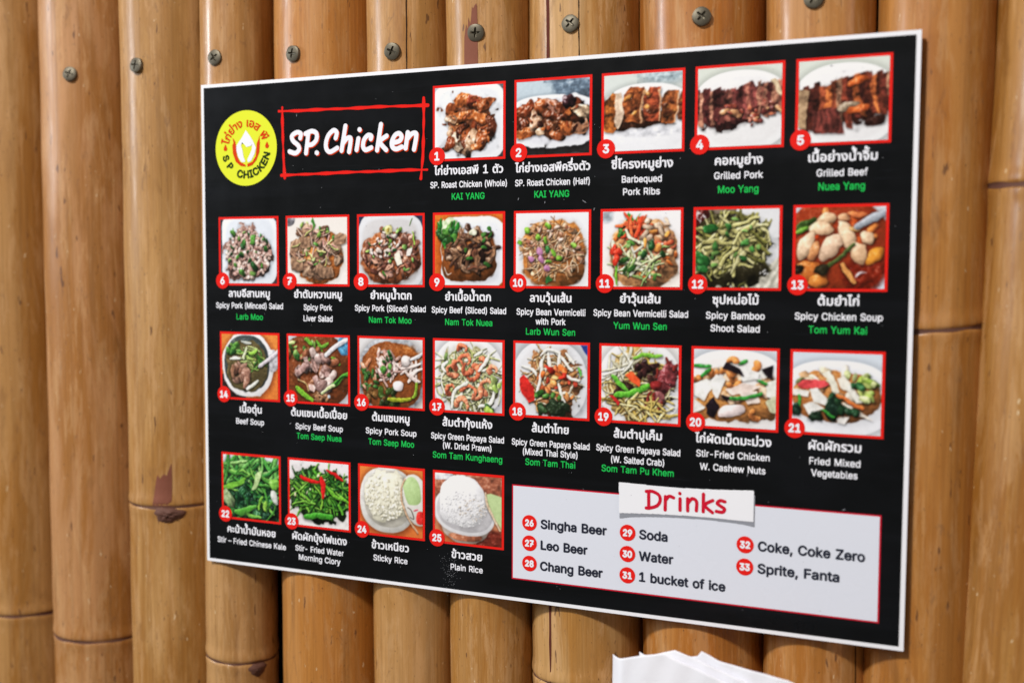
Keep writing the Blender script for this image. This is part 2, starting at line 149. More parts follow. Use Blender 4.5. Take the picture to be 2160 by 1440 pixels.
'ฟ': (151, '30,0 9,122 29,122 37,69 38,60 40,45 42,28 43,28 45,41 49,54 53,69 68,122 84,122 99,69 103,54 107,41 109,28 110,28 112,45 113,58 115,69 127,165 147,165 122,0 103,0 83,66 80,77 77,93 76,93 74,82 72,73 70,66 49,0'),
'ม': (136, '77,-2 68,-2 59,0 52,3 46,8 41,13 38,19 37,19 36,0 20,0 20,122 40,122 40,51 40,44 41,38 43,32 46,27 50,22 55,19 60,16 66,15 73,14 81,15 87,17 92,21 96,27 98,33 99,41 99,122 118,122 118,40 118,31 116,23 113,16 109,11 105,6 99,2 92,0 85,-2'),
'ย': (132, '65,-2 54,-1 44,0 36,3 30,6 24,11 21,16 18,22 16,28 16,36 19,52 26,61 36,65 36,66 26,70 18,79 15,93 19,107 22,112 25,115 30,119 36,121 43,123 51,123 62,122 71,120 68,105 61,106 53,107 45,106 40,103 36,98 35,91 36,84 39,79 49,74 62,73 66,73 66,58 62,58 54,58 47,56 42,53 39,49 36,44 36,38 38,26 42,21 47,17 52,16 58,15 65,14 72,15 78,16 82,17 88,21 91,26 94,40 94,122 114,122 114,42 113,28 109,16 102,8 93,3 80,-1'),
'ร': (108, '52,-2 28,0 9,6 15,22 25,19 38,15 53,14 60,15 67,16 72,19 78,24 80,32 77,40 69,47 54,53 30,62 24,66 19,70 15,74 13,79 11,85 10,92 11,98 13,103 15,108 19,113 25,117 31,120 39,122 48,123 58,124 78,122 93,117 93,100 83,104 71,107 57,108 48,107 41,106 36,103 32,98 30,93 33,85 42,78 61,71 80,63 86,59 91,56 94,51 97,46 99,40 100,33 99,27 98,21 95,16 91,11 86,6 80,3 72,0 63,-2'),
'ล': (127, '89,0 89,81 88,90 86,97 83,102 77,105 70,107 61,108 40,105 20,96 20,115 38,121 63,124 83,121 97,114 102,108 106,101 109,82 109,0|51,-2 39,-1 29,2 21,7 15,14 12,22 11,33 12,44 17,53 24,61 35,67 50,71 68,73 93,74 93,58 71,56 57,55 47,53 39,49 35,45 32,40 31,33 32,24 37,18 42,16 48,14 55,14 62,14 68,16 71,1 62,-1'),
'ว': (109, '42,-2 26,0 8,6 15,21 26,16 40,14 50,16 59,20 66,26 71,36 74,47 75,61 74,75 71,86 66,96 58,102 49,106 37,107 22,106 9,101 9,118 23,122 39,124 51,123 62,120 71,116 79,110 85,103 89,94 93,84 95,73 95,61 95,50 93,40 90,30 87,22 82,15 72,5 59,0'),
'ส': (127, '89,0 89,81 88,90 86,97 83,102 77,105 70,107 61,108 40,105 20,96 20,115 38,121 63,124 83,121 90,117 95,111 102,107 106,100 109,82 109,0|51,-2 39,-1 29,2 21,7 15,14 12,22 11,33 12,44 17,53 24,61 35,67 50,71 68,73 93,74 93,58 71,56 57,55 47,53 39,49 35,45 32,40 31,33 32,24 37,18 42,16 48,14 55,14 62,14 68,16 71,1 62,-1|94,105 83,115 94,119 98,124 99,130 119,130 115,118 107,109'),
'ห': (130, '20,0 20,122 40,122 40,69 40,69 91,122 114,122 114,121 40,46 40,0|95,0 95,43 94,51 92,58 87,63 81,67 72,70 61,71 72,85 81,84 89,83 96,80 102,76 106,71 110,66 113,59 114,52 115,43 115,0'),
'อ': (127, '61,-2 46,-1 34,3 25,10 19,20 15,33 13,50 14,59 14,70 61,70 61,54 33,54 33,50 33,41 34,34 36,28 40,21 45,17 61,14 67,14 73,15 78,18 82,21 86,25 89,31 91,39 93,48 93,60 93,70 92,79 90,87 87,93 83,98 78,102 72,105 65,107 56,107 42,106 30,103 17,97 17,115 28,120 42,123 59,124 71,123 81,120 90,116 98,110 103,103 108,94 111,84 113,72 113,60 113,48 111,36 108,26 104,18 99,11 92,5 83,1 73,-1'),
'ะ': (75, '34,76 19,79 11,86 9,95 10,102 12,108 29,106 28,103 27,99 29,94 35,92 66,92 66,76|34,14 19,17 11,24 9,33 10,40 12,46 29,43 28,40 27,36 29,32 35,30 66,30 66,14'),
'ั': (0, '-48,141 -63,144 -71,150 -73,159 -72,167 -70,173 -53,170 -54,167 -55,163 -53,158 -47,156 9,156 9,141'),
'า': (90, '52,0 52,86 52,93 50,98 47,102 43,105 38,107 31,107 16,105 2,99 2,117 15,122 34,124 54,120 60,118 64,114 67,110 70,104 72,97 72,89 72,0'),
'ำ': (90, '52,0 52,86 52,93 50,98 47,102 43,105 38,107 31,107 16,105 2,99 2,117 15,122 34,124 54,120 60,118 64,114 67,110 70,104 72,97 72,89 72,0|-36,136 -42,136 -48,138 -53,141 -57,145 -59,150 -59,156 -59,162 -57,167 -53,170 -48,173 -42,175 -36,176 -29,175 -23,173 -18,170 -14,167 -12,162 -11,156 -12,150 -14,145 -18,141 -23,138 -29,136|-36,146 -27,149 -25,156 -27,163 -36,165 -43,163 -46,156 -43,149'),
'ิ': (0, '-114,141 -114,150 -98,157 -20,157 -20,141'),
'ี': (0, '-114,141 -114,150 -98,157 -20,157 -20,141|-38,150 -38,175 -20,175 -20,150'),
'ึ': (0, '-114,141 -114,150 -98,157 -54,157 -57,151 -58,156 -58,159 -57,167 -53,172 -46,176 -38,178 -32,177 -27,175 -23,172 -18,166 -17,159 -18,152 -22,146 -28,142 -37,141|-38,150 -31,153 -28,159 -31,165 -38,168 -45,165 -47,159 -45,153'),
'ื': (0, '-114,141 -114,150 -98,157 -20,157 -20,141|-68,150 -68,175 -52,175 -52,150|-36,150 -36,175 -20,175 -20,150'),
'ุ': (0, '-38,-58 -38,-34 -39,-30 -42,-29 -45,-29 -47,-30 -49,-16 -41,-15 -35,-14 -28,-15 -24,-18 -21,-22 -20,-28 -20,-58'),
'ู': (0, '-49,-59 -57,-58 -65,-56 -70,-53 -74,-49 -77,-43 -78,-37 -78,-33 -80,-29 -85,-29 -86,-16 -80,-14 -75,-14 -69,-15 -64,-18 -61,-22 -61,-28 -61,-35 -58,-42 -54,-45 -49,-45 -43,-45 -40,-42 -37,-35 -37,-15 -20,-15 -20,-36 -21,-43 -23,-49 -27,-53 -33,-56 -40,-58'),
'เ': (65, '45,-2 34,0 25,7 22,13 21,21 21,122 41,122 41,24 43,16 50,14 55,14 59,16 61,1 53,-2'),
'แ': (126, '45,-2 34,0 25,7 22,13 21,21 21,122 41,122 41,24 43,16 50,14 55,14 59,16 61,1 53,-2|106,-2 95,0 85,7 83,13 82,21 82,122 102,122 102,24 104,16 111,14 115,14 119,16 122,1 114,-2'),
'โ': (68, '24,99 24,143 24,151 22,157 18,162 13,165 8,167 2,168 2,176 18,183 78,183 78,168 33,168 32,167 41,157 43,152 44,146 44,139 44,99|49,-2 37,0 28,7 25,13 24,21 24,122 44,122 44,24 46,16 53,14 58,14 62,16 65,1 56,-2'),
'ไ': (67, '24,99 24,139 26,153 30,161 36,167 36,168 -3,168 2,183 65,183 65,168 57,166 50,162 47,158 45,151 44,143 44,99|49,-2 37,0 28,7 25,13 24,21 24,122 44,122 44,24 46,16 53,14 58,14 62,16 65,1 56,-2'),
'็': (0, '-43,138 -53,140 -60,148 -71,138 -79,139 -86,141 -92,145 -96,149 -98,156 -99,163 -98,171 -96,177 -86,185 -74,188 -22,188 -22,174 -71,174 -80,171 -83,168 -83,162 -81,154 -78,152 -73,151 -60,162 -56,162 -52,154 -49,152 -45,151 -39,153 -36,160 -36,162 -22,162 -22,159 -23,153 -24,147 -28,143 -32,140 -37,138'),
'่': (0, '-40,141 -40,188 -20,188 -20,141'),
'้': (0, '-82,141 -82,151 -73,153 -65,158 -62,164 -63,169 -69,171 -73,170 -77,168 -82,181 -72,185 -63,186 -55,185 -49,182 -45,176 -44,169 -47,158 -55,151 -57,156 -13,156 -13,141'),
'๋': (0, '-53,141 -53,188 -36,188 -36,141|-70,157 -70,171 -20,171 -20,157'),
'–': (112, '112,78 112,60 0,60 0,78'),
}
# caption lines: text, style, left x, right x, baseline z (board units)
CAPTIONS = {
    1: [('ไก่ย่างเอสพี 1 ตัว', 'T', -65.8, -5.2, 125.6), ('SP. Roast Chicken (Whole)', 'E', -69.2, -1.9, 115.2), ('KAI YANG', 'G', -50.1, -21.0, 105.7)],
    2: [('ไก่ย่างเอสพีครึ่งตัว', 'T', 4.8, 66.4, 125.3), ('SP. Roast Chicken (Half)', 'E', 4.8, 66.2, 114.7), ('KAI YANG', 'G', 20.9, 49.8, 105.6)],
    3: [('ซี่โครงหมูย่าง', 'T', 83.0, 130.1, 125.3), ('Barbequed', 'E', 91.1, 121.9, 114.9), ('Pork Ribs', 'E', 92.1, 120.6, 105.7)],
    4: [('คอหมูย่าง', 'T', 160.7, 194.8, 125.3), ('Grilled Pork', 'E', 160.2, 195.2, 115.3), ('Moo Yang', 'G', 163.1, 192.2, 105.4)],
    5: [('เนื้อย่างน้ำจิ้ม', 'T', 225.9, 271.7, 125.1), ('Grilled Beef', 'E', 231.6, 265.7, 114.9), ('Nuea Yang', 'G', 233.0, 264.0, 105.5)],
    6: [('ลาบอีสานหมู', 'T', -269.4, -225.5, 26.1), ('Spicy Pork (Minced) Salad', 'E', -283.2, -211.9, 16.1), ('Larb Moo', 'G', -261.3, -232.9, 6.3)],
    7: [('ยำตับหวานหมู', 'T', -200.5, -152.6, 26.1), ('Spicy Pork', 'E', -190.9, -162.3, 15.7), ('Liver Salad', 'E', -191.2, -161.8, 6.3)],
    8: [('ยำหมูน้ำตก', 'T', -125.0, -86.3, 26.1), ('Spicy Pork (Sliced) Salad', 'E', -140.1, -73.1, 16.0), ('Nam Tok Moo', 'G', -126.7, -86.2, 6.4)],
    9: [('ยำเนื้อน้ำตก', 'T', -55.8, -15.4, 25.7), ('Spicy Beef (Sliced) Salad', 'E', -68.0, -2.1, 15.7), ('Nam Tok Nuea', 'G', -55.9, -13.9, 6.0)],
    10: [('ลาบวุ้นเส้น', 'T', 17.7, 52.2, 25.7), ('Spicy Bean Vermicelli', 'E', 6.5, 63.7, 15.5), ('with Pork', 'E', 22.6, 47.6, 8.2), ('Larb Wun Sen', 'G', 14.5, 55.5, 0.2)],
    11: [('ยำวุ้นเส้น', 'T', 90.7, 121.9, 26.0), ('Spicy Bean Vermicelli Salad', 'E', 69.8, 142.9, 15.8), ('Yum Wun Sen', 'G', 85.6, 127.1, 6.4)],
    12: [('ซุปหน่อไม้', 'T', 160.5, 193.8, 26.2), ('Spicy Bamboo', 'E', 155.8, 198.3, 15.5), ('Shoot Salad', 'E', 159.3, 194.9, 6.3)],
    13: [('ต้มยำไก่', 'T', 234.2, 262.1, 26.3), ('Spicy Chicken Soup', 'E', 218.9, 277.7, 16.1), ('Tom Yum Kai', 'G', 228.3, 267.7, 6.8)],
    14: [('เนื้อตุ๋น', 'T', -258.8, -235.2, -75.3), ('Beef Soup', 'E', -262.9, -232.8, -85.7)],
    15: [('ต้มแซบเนื้อเปื่อย', 'T', -204.6, -148.2, -75.4), ('Spicy Beef Soup', 'E', -200.2, -152.3, -86.5), ('Tom Saep Nuea', 'G', -199.1, -153.8, -94.9)],
    16: [('ต้มแซบหมู', 'T', -123.9, -88.3, -75.0), ('Spicy Pork Soup', 'E', -130.1, -81.8, -85.9), ('Tom Saep Moo', 'G', -127.7, -84.0, -95.1)],
    17: [('ส้มตำกุ้งแห้ง', 'T', -58.2, -13.8, -75.3), ('Spicy Green Papaya Salad', 'E', -68.6, -3.5, -86.2), ('(W. Dried Prawn)', 'E', -57.8, -14.4, -93.6), ('Som Tam Kunghaeng', 'G', -67.1, -5.0, -101.8)],
    18: [('ส้มตำไทย', 'T', 19.9, 50.7, -75.4), ('Spicy Green Papaya Salad', 'E', 2.9, 67.9, -86.5), ('(Mixed Thai Style)', 'E', 12.4, 58.2, -93.7), ('Som Tam Thai', 'G', 14.5, 56.4, -101.7)],
    19: [('ส้มตำปูเค็ม', 'T', 86.8, 124.4, -75.5), ('Spicy Green Papaya Salad', 'E', 73.0, 138.5, -86.3), ('(W. Salted Crab)', 'E', 84.9, 126.5, -94.5), ('Som Tam Pu Khem', 'G', 77.4, 133.8, -101.9)],
    20: [('ไก่ผัดเม็ดมะม่วง', 'T', 149.2, 204.5, -74.9), ('Stir-Fried Chicken', 'E', 150.2, 203.6, -85.3), ('W. Cashew Nuts', 'E', 153.0, 200.8, -94.9)],
    21: [('ผัดผักรวม', 'T', 230.2, 265.7, -74.7), ('Fried Mixed', 'E', 230.8, 265.5, -85.1), ('Vegetables', 'E', 232.2, 263.7, -93.4)],
    22: [('คะน้าน้ำมันหอย', 'T', -273.7, -221.9, -183.5), ('Stir – Fried Chinese Kale', 'E', -284.9, -211.0, -193.6)],
    23: [('ผัดผักบุ้งไฟแดง', 'T', -204.4, -149.0, -182.9), ('Stir- Fried Water', 'E', -201.4, -152.1, -192.6), ('Morning Clory', 'E', -197.9, -155.4, -200.4)],
    24: [('ข้าวเหนียว', 'T', -124.8, -89.1, -182.4), ('Sticky Rice', 'E', -123.2, -90.4, -192.6)],
    25: [('ข้าวสวย', 'T', -49.9, -22.4, -182.4), ('Plain Rice', 'E', -50.8, -21.7, -192.3)],
    26: [('Singha Beer', 'D', 28.0, 82.3, -150.8)],
    27: [('Leo Beer', 'D', 28.1, 67.0, -167.4)],
    28: [('Chang Beer', 'D', 27.7, 79.4, -183.9)],
    29: [('Soda', 'D', 107.8, 129.8, -150.8)],
    30: [('Water', 'D', 107.7, 134.3, -167.3)],
    31: [('1 bucket of ice', 'D', 108.1, 173.5, -183.1)],
    32: [('Coke, Coke Zero', 'D', 196.3, 270.0, -150.5)],
    33: [('Sprite, Fanta', 'D', 196.3, 253.3, -166.7)],
}

# ------------------------------------------------------------------ helpers
def lin(c):
    c = np.asarray(c, float) / 255.0
    return np.where(c <= 0.04045, c / 12.92, ((c + 0.055) / 1.055) ** 2.4)


def rgba(c):
    return tuple(float(v) for v in lin(c)) + (1.0,)


def link(name, mesh, mat=None, parent=None):
    o = bpy.data.objects.new(name, mesh)
    COL.objects.link(o)
    if mat is not None and mesh is not None and not mesh.materials:
        mesh.materials.append(mat)
    if parent is not None:
        o.parent = parent
    return o


def tag(o, label=None, cat=None, group=None, kind=None):
    for k, v in (("label", label), ("category", cat), ("group", group), ("kind", kind)):
        if v:
            o[k] = v
    return o


def mesh_from(name, verts, faces, smooth=False):
    me = bpy.data.meshes.new(name)
    me.from_pydata([tuple(v) for v in verts], [], faces)
    if smooth:
        me.polygons.foreach_set("use_smooth", [True] * len(me.polygons))
    me.update()
    return me


def plain(name, col, rough=0.4, spec=0.5, noise=0.0, bump=0.0):
    """Printed or painted surface: one colour with faint uneven gloss."""
    m = bpy.data.materials.new(name)
    m.use_nodes = True
    nt = m.node_tree
    b = nt.nodes["Principled BSDF"]
    b.inputs["Base Color"].default_value = rgba(col)
    b.inputs["Specular IOR Level"].default_value = spec
    tc = nt.nodes.new("ShaderNodeTexCoord")
    n = nt.nodes.new("ShaderNodeTexNoise")
    n.inputs["Scale"].default_value = 60.0
    n.inputs["Detail"].default_value = 6.0
    nt.links.new(tc.outputs["Object"], n.inputs["Vector"])
    mr = nt.nodes.new("ShaderNodeMapRange")
    mr.inputs["To Min"].default_value = rough - 0.08
    mr.inputs["To Max"].default_value = rough + 0.10
    nt.links.new(n.outputs["Fac"], mr.inputs["Value"])
    nt.links.new(mr.outputs["Result"], b.inputs["Roughness"])
    if noise:
        mx = nt.nodes.new("ShaderNodeMix")
        mx.data_type = 'RGBA'
        mx.inputs["A"].default_value = rgba(col)
        mx.inputs["B"].default_value = rgba([min(255, c + noise) for c in col])
        nt.links.new(n.outputs["Fac"], mx.inputs["Factor"])
        nt.links.new(mx.outputs["Result"], b.inputs["Base Color"])
    if bump:
        bp = nt.nodes.new("ShaderNodeBump")
        bp.inputs["Strength"].default_value = bump
        bp.inputs["Distance"].default_value = 0.002
        nt.links.new(n.outputs["Fac"], bp.inputs["Height"])
        nt.links.new(bp.outputs["Normal"], b.inputs["Normal"])
    return m


M_WHITE = plain("laminate_white", (240, 241, 246), 0.25, 0.2)
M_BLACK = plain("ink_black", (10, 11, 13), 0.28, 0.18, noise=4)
# wiped laminate over the black: faint greyish wipe marks plus reflection haze painted in
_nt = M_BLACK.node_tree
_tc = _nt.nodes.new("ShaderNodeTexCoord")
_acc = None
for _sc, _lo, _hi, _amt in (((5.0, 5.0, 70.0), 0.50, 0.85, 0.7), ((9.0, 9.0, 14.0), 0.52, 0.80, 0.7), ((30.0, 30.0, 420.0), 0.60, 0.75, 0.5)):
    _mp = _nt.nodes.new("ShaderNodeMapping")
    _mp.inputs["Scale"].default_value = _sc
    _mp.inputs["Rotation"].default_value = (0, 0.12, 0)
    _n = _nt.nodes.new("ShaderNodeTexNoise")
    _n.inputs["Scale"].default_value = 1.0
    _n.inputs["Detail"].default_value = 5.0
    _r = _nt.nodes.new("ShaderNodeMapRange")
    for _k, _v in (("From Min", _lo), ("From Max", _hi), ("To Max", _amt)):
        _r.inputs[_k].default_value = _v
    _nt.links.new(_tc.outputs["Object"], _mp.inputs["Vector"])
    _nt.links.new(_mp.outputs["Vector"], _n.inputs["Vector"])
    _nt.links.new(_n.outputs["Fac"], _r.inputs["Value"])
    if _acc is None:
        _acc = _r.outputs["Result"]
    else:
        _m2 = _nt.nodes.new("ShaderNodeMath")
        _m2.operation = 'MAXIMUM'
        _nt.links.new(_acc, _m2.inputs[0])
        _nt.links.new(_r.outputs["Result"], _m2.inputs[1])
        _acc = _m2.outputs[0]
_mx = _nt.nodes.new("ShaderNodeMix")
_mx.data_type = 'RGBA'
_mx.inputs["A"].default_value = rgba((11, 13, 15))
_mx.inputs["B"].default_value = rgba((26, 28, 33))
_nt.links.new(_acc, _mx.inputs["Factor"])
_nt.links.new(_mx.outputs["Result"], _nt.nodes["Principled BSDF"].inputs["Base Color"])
M_RED = plain("ink_red", (232, 34, 27), 0.26, 0.2)
M_CRIMSON = plain("ink_crimson", (206, 24, 50), 0.26, 0.2)
M_TEXT = plain("ink_white", (240, 241, 248), 0.26, 0.2)
M_GREEN = plain("ink_green", (34, 190, 84), 0.26, 0.2)
M_GREY = plain("ink_grey", (146, 149, 158), 0.26, 0.2)
M_PALE = plain("ink_pale_grey", (222, 226, 237), 0.26, 0.2)
M_DARK = plain("ink_charcoal", (40, 44, 58), 0.26, 0.2)
M_YELLOW = plain("ink_yellow", (226, 234, 56), 0.26, 0.2)
M_LOGORED = plain("ink_orange_red", (214, 62, 14), 0.26, 0.2)
M_LOGOGREEN = plain("ink_dark_green", (34, 54, 16), 0.26, 0.2)
M_DUST = plain("dust", (150, 152, 158), 0.8, 0.2)

# ------------------------------------------------------------------ ink shapes
def raster(contours, W, H):
    """Nonzero-winding raster of closed outlines given in pixel units."""
    acc = np.zeros((H, W + 1), np.int32)
    for c in contours:
        n = len(c)
        for i in range(n):
            x0, y0 = c[i]
            x1, y1 = c[(i + 1) % n]
            if y0 == y1:
                continue
            s = 1
            if y0 > y1:
                x0, y0, x1, y1, s = x1, y1, x0, y0, -1
            r0, r1 = max(0, math.ceil(y0 - 0.5)), min(H - 1, math.ceil(y1 - 0.5) - 1)
            if r1 < r0:
                continue
            rows = np.arange(r0, r1 + 1)
            xs = x0 + (rows + 0.5 - y0) * (x1 - x0) / (y1 - y0)
            cols = np.clip(np.ceil(xs - 0.5).astype(int), 0, W)
            acc[rows, cols] += s
    return (np.cumsum(acc, axis=1)[:, :W] != 0).astype(float)


def dilate(B, r):
    if r < 0.5:
        return B
    k = int(math.ceil(r))
    out = B.copy()
    for dy in range(-k, k + 1):
        for dx in range(-k, k + 1):
            if (dx or dy) and dx * dx + dy * dy <= r * r + 0.1:
                out = np.maximum(out, np.roll(np.roll(B, dy, 0), dx, 1))
    return out


def soften(B):
    for ax in (0, 1):
        B = 0.25 * np.roll(B, 1, ax) + 0.5 * B + 0.25 * np.roll(B, -1, ax)
    return B


def contour_mesh(name, F, x0, z0, cell, y):
    """Flat mesh (facing -y) of the region F > 0; F sampled on grid nodes."""
    ny, nx = F.shape
    I = F > 0
    cnt = I[:-1, :-1].astype(int) + I[:-1, 1:] + I[1:, :-1] + I[1:, 1:]
    V, FC, idx = [], [], {}

    def vert(px, pz):
        k = (round(px, 3), round(pz, 3))
        if k not in idx:
            idx[k] = len(V)
            V.append(P(x0 + px * cell, z0 + pz * cell, y))
        return idx[k]

    for j in range(ny - 1):
        row = cnt[j]
        if not row.any():
            continue
        i = 0
        while i < nx - 1:
            c = row[i]
            if c == 4:
                e = i
                while e < nx - 1 and row[e] == 4:
                    e += 1
                FC.append((vert(i, j), vert(e, j), vert(e, j + 1), vert(i, j + 1)))
                i = e
                continue
            if c:
                q = ((i, j), (i + 1, j), (i + 1, j + 1), (i, j + 1))
                f = [F[b, a] for a, b in q]
                poly = []
                for k in range(4):
                    a, b = q[k], q[(k + 1) % 4]
                    fa, fb = f[k], f[(k + 1) % 4]
                    if fa > 0:
                        poly.append(vert(*a))
                    if (fa > 0) != (fb > 0):
                        t = fa / (fa - fb)
                        poly.append(vert(a[0] + t * (b[0] - a[0]), a[1] + t * (b[1] - a[1])))
                poly = [p for k, p in enumerate(poly) if p != poly[k - 1]]
                if len(poly) > 2:
                    FC.append(tuple(poly))
            i += 1
    return mesh_from(name, V, FC)


_gl = {}


def glyph(ch):
    if ch not in _gl:
        a, s = GLYPHS[ch]
        cs = []
        for c in s.split('|'):
            if c:
                cs.append([tuple(float(t) for t in q.split(',')) for q in c.split()])
        _gl[ch] = (a, cs)
    return _gl[ch]


UPPER = 'ัิีึื็'
TONE = '่้๋'


def set_line(text):
    """Outlines of a line of text in font units, with Thai marks stacked."""
    pen, out = 0.0, []
    last = ''
    for i, ch in enumerate(text):
        if ch == ' ':
            pen += 78
            continue
        a, cs = glyph(ch)
        dx = dy = 0.0
        if ch in TONE:
            prev = text[i - 1] if i else ''
            nxt = text[i + 1] if i + 1 < len(text) else ''
            if prev in UPPER or nxt == 'ำ':
                dy = 44
            if nxt == 'ำ':
                dx = 4
        if (ch in TONE or ch in UPPER) and last in 'ปฟ':
            dx -= 30
        if not (ch in TONE or ch in UPPER or ch in 'ุู'):
            last = ch
        out += [[(x + pen + dx, y + dy) for x, y in c] for c in cs]
        pen += a
    return out


def outline_ink(name, contours, mat, parent, y, bold=0.0, fine=0.13, warp=None):
    """Flat ink from outlines already in board units."""
    if warp:
        contours = [[warp(*p) for p in c] for c in contours]
    xs = [p[0] for c in contours for p in c]
    zs = [p[1] for c in contours for p in c]
    pad = bold + 4 * fine
    x0, z0 = min(xs) - pad, min(zs) - pad
    W = int((max(xs) + pad - x0) / fine) + 2
    H = int((max(zs) + pad - z0) / fine) + 2
    W += W % 2 == 0
    H += H % 2 == 0
    px = [[((a - x0) / fine, (b - z0) / fine) for a, b in c] for c in contours]
    B = soften(dilate(raster(px, W, H), bold / fine))
    me = contour_mesh(name, B[::2, ::2] - 0.5, x0 + fine / 2, z0 + fine / 2, 2 * fine, y)
    return link(name, me, mat, parent)


def fit_text(text, xl, xr, z, cap, unit, bold, slant=0.0):
    """Outlines of text stretched to run from xl to xr on baseline z."""
    cs = set_line(text)
    xs = [p[0] for c in cs for p in c]
    a, b = min(xs), max(xs)
    sx = (xr - xl - 2 * bold) / (b - a)
    sz = (cap - 2 * bold) / unit
    return [[(xl + bold + (x - a) * sx + slant * y * sz, z + bold + y * sz) for x, y in c] for c in cs]


def smooth_path(pts, n=8):
    if len(pts) < 3:
        return pts
    out = []
    for i in range(len(pts) - 1):
        p0, p1, p2, p3 = pts[max(i - 1, 0)], pts[i], pts[i + 1], pts[min(i + 2, len(pts) - 1)]
        for k in range(n):
            t = k / n
            out.append(tuple(0.5 * (2 * p1[j] + (p2[j] - p0[j]) * t + (2 * p0[j] - 5 * p1[j] + 4 * p2[j] - p3[j]) * t * t
                                    + (3 * p1[j] - p0[j] - 3 * p2[j] + p3[j]) * t ** 3) for j in (0, 1)))
    out.append(pts[-1])
    return out


def stroke_ink(name, strokes, mat, parent, y, width, cell=0.3, shift=(0, 0), wob=0.0):
    """Brush strokes along paths, as one flat ink mesh."""
    paths = [[(a + shift[0], b + shift[1]) for a, b in smooth_path(s)] for s in strokes]
    xs = [p[0] for s in paths for p in s]
    zs = [p[1] for s in paths for p in s]
    pad = width + 2 * cell
    x0, z0 = min(xs) - pad, min(zs) - pad
    nx, nz = int((max(xs) + pad - x0) / cell) + 2, int((max(zs) + pad - z0) / cell) + 2
    X, Z = np.meshgrid(x0 + np.arange(nx) * cell, z0 + np.arange(nz) * cell)
    D = np.full(X.shape, 1e9)
    for s in paths:
        for (ax, az), (bx, bz) in zip(s[:-1], s[1:]):
            dx, dz = bx - ax, bz - az
            L = dx * dx + dz * dz + 1e-9
            t = np.clip(((X - ax) * dx + (Z - az) * dz) / L, 0, 1)
            D = np.minimum(D, np.hypot(X - ax - t * dx, Z - az - t * dz))
    w = width / 2 + wob * (np.sin(X * 0.31 + Z * 0.17) * 0.5 + np.sin(X * 0.11 - Z * 0.43) * 0.5)
    return link(name, contour_mesh(name, w - D, x0, z0, cell, y), mat, parent)


def flat_poly(name, pts, mat, parent, y):
    """Flat polygon from board-unit points (given anticlockwise as seen)."""
    me = mesh_from(name, [P(a, b, y) for a, b in pts], [tuple(range(len(pts)))])
    return link(name, me, mat, parent)


def rect(name, x0, z0, x1, z1, mat, parent, y):
    return flat_poly(name, [(x0, z0), (x1, z0), (x1, z1), (x0, z1)], mat, parent, y)


def disc(name, x, z, r, mat, parent, y, n=40):
    return flat_poly(name, [(x + r * math.cos(2 * math.pi * k / n), z + r * math.sin(2 * math.pi * k / n)) for k in range(n)],
                     mat, parent, y)

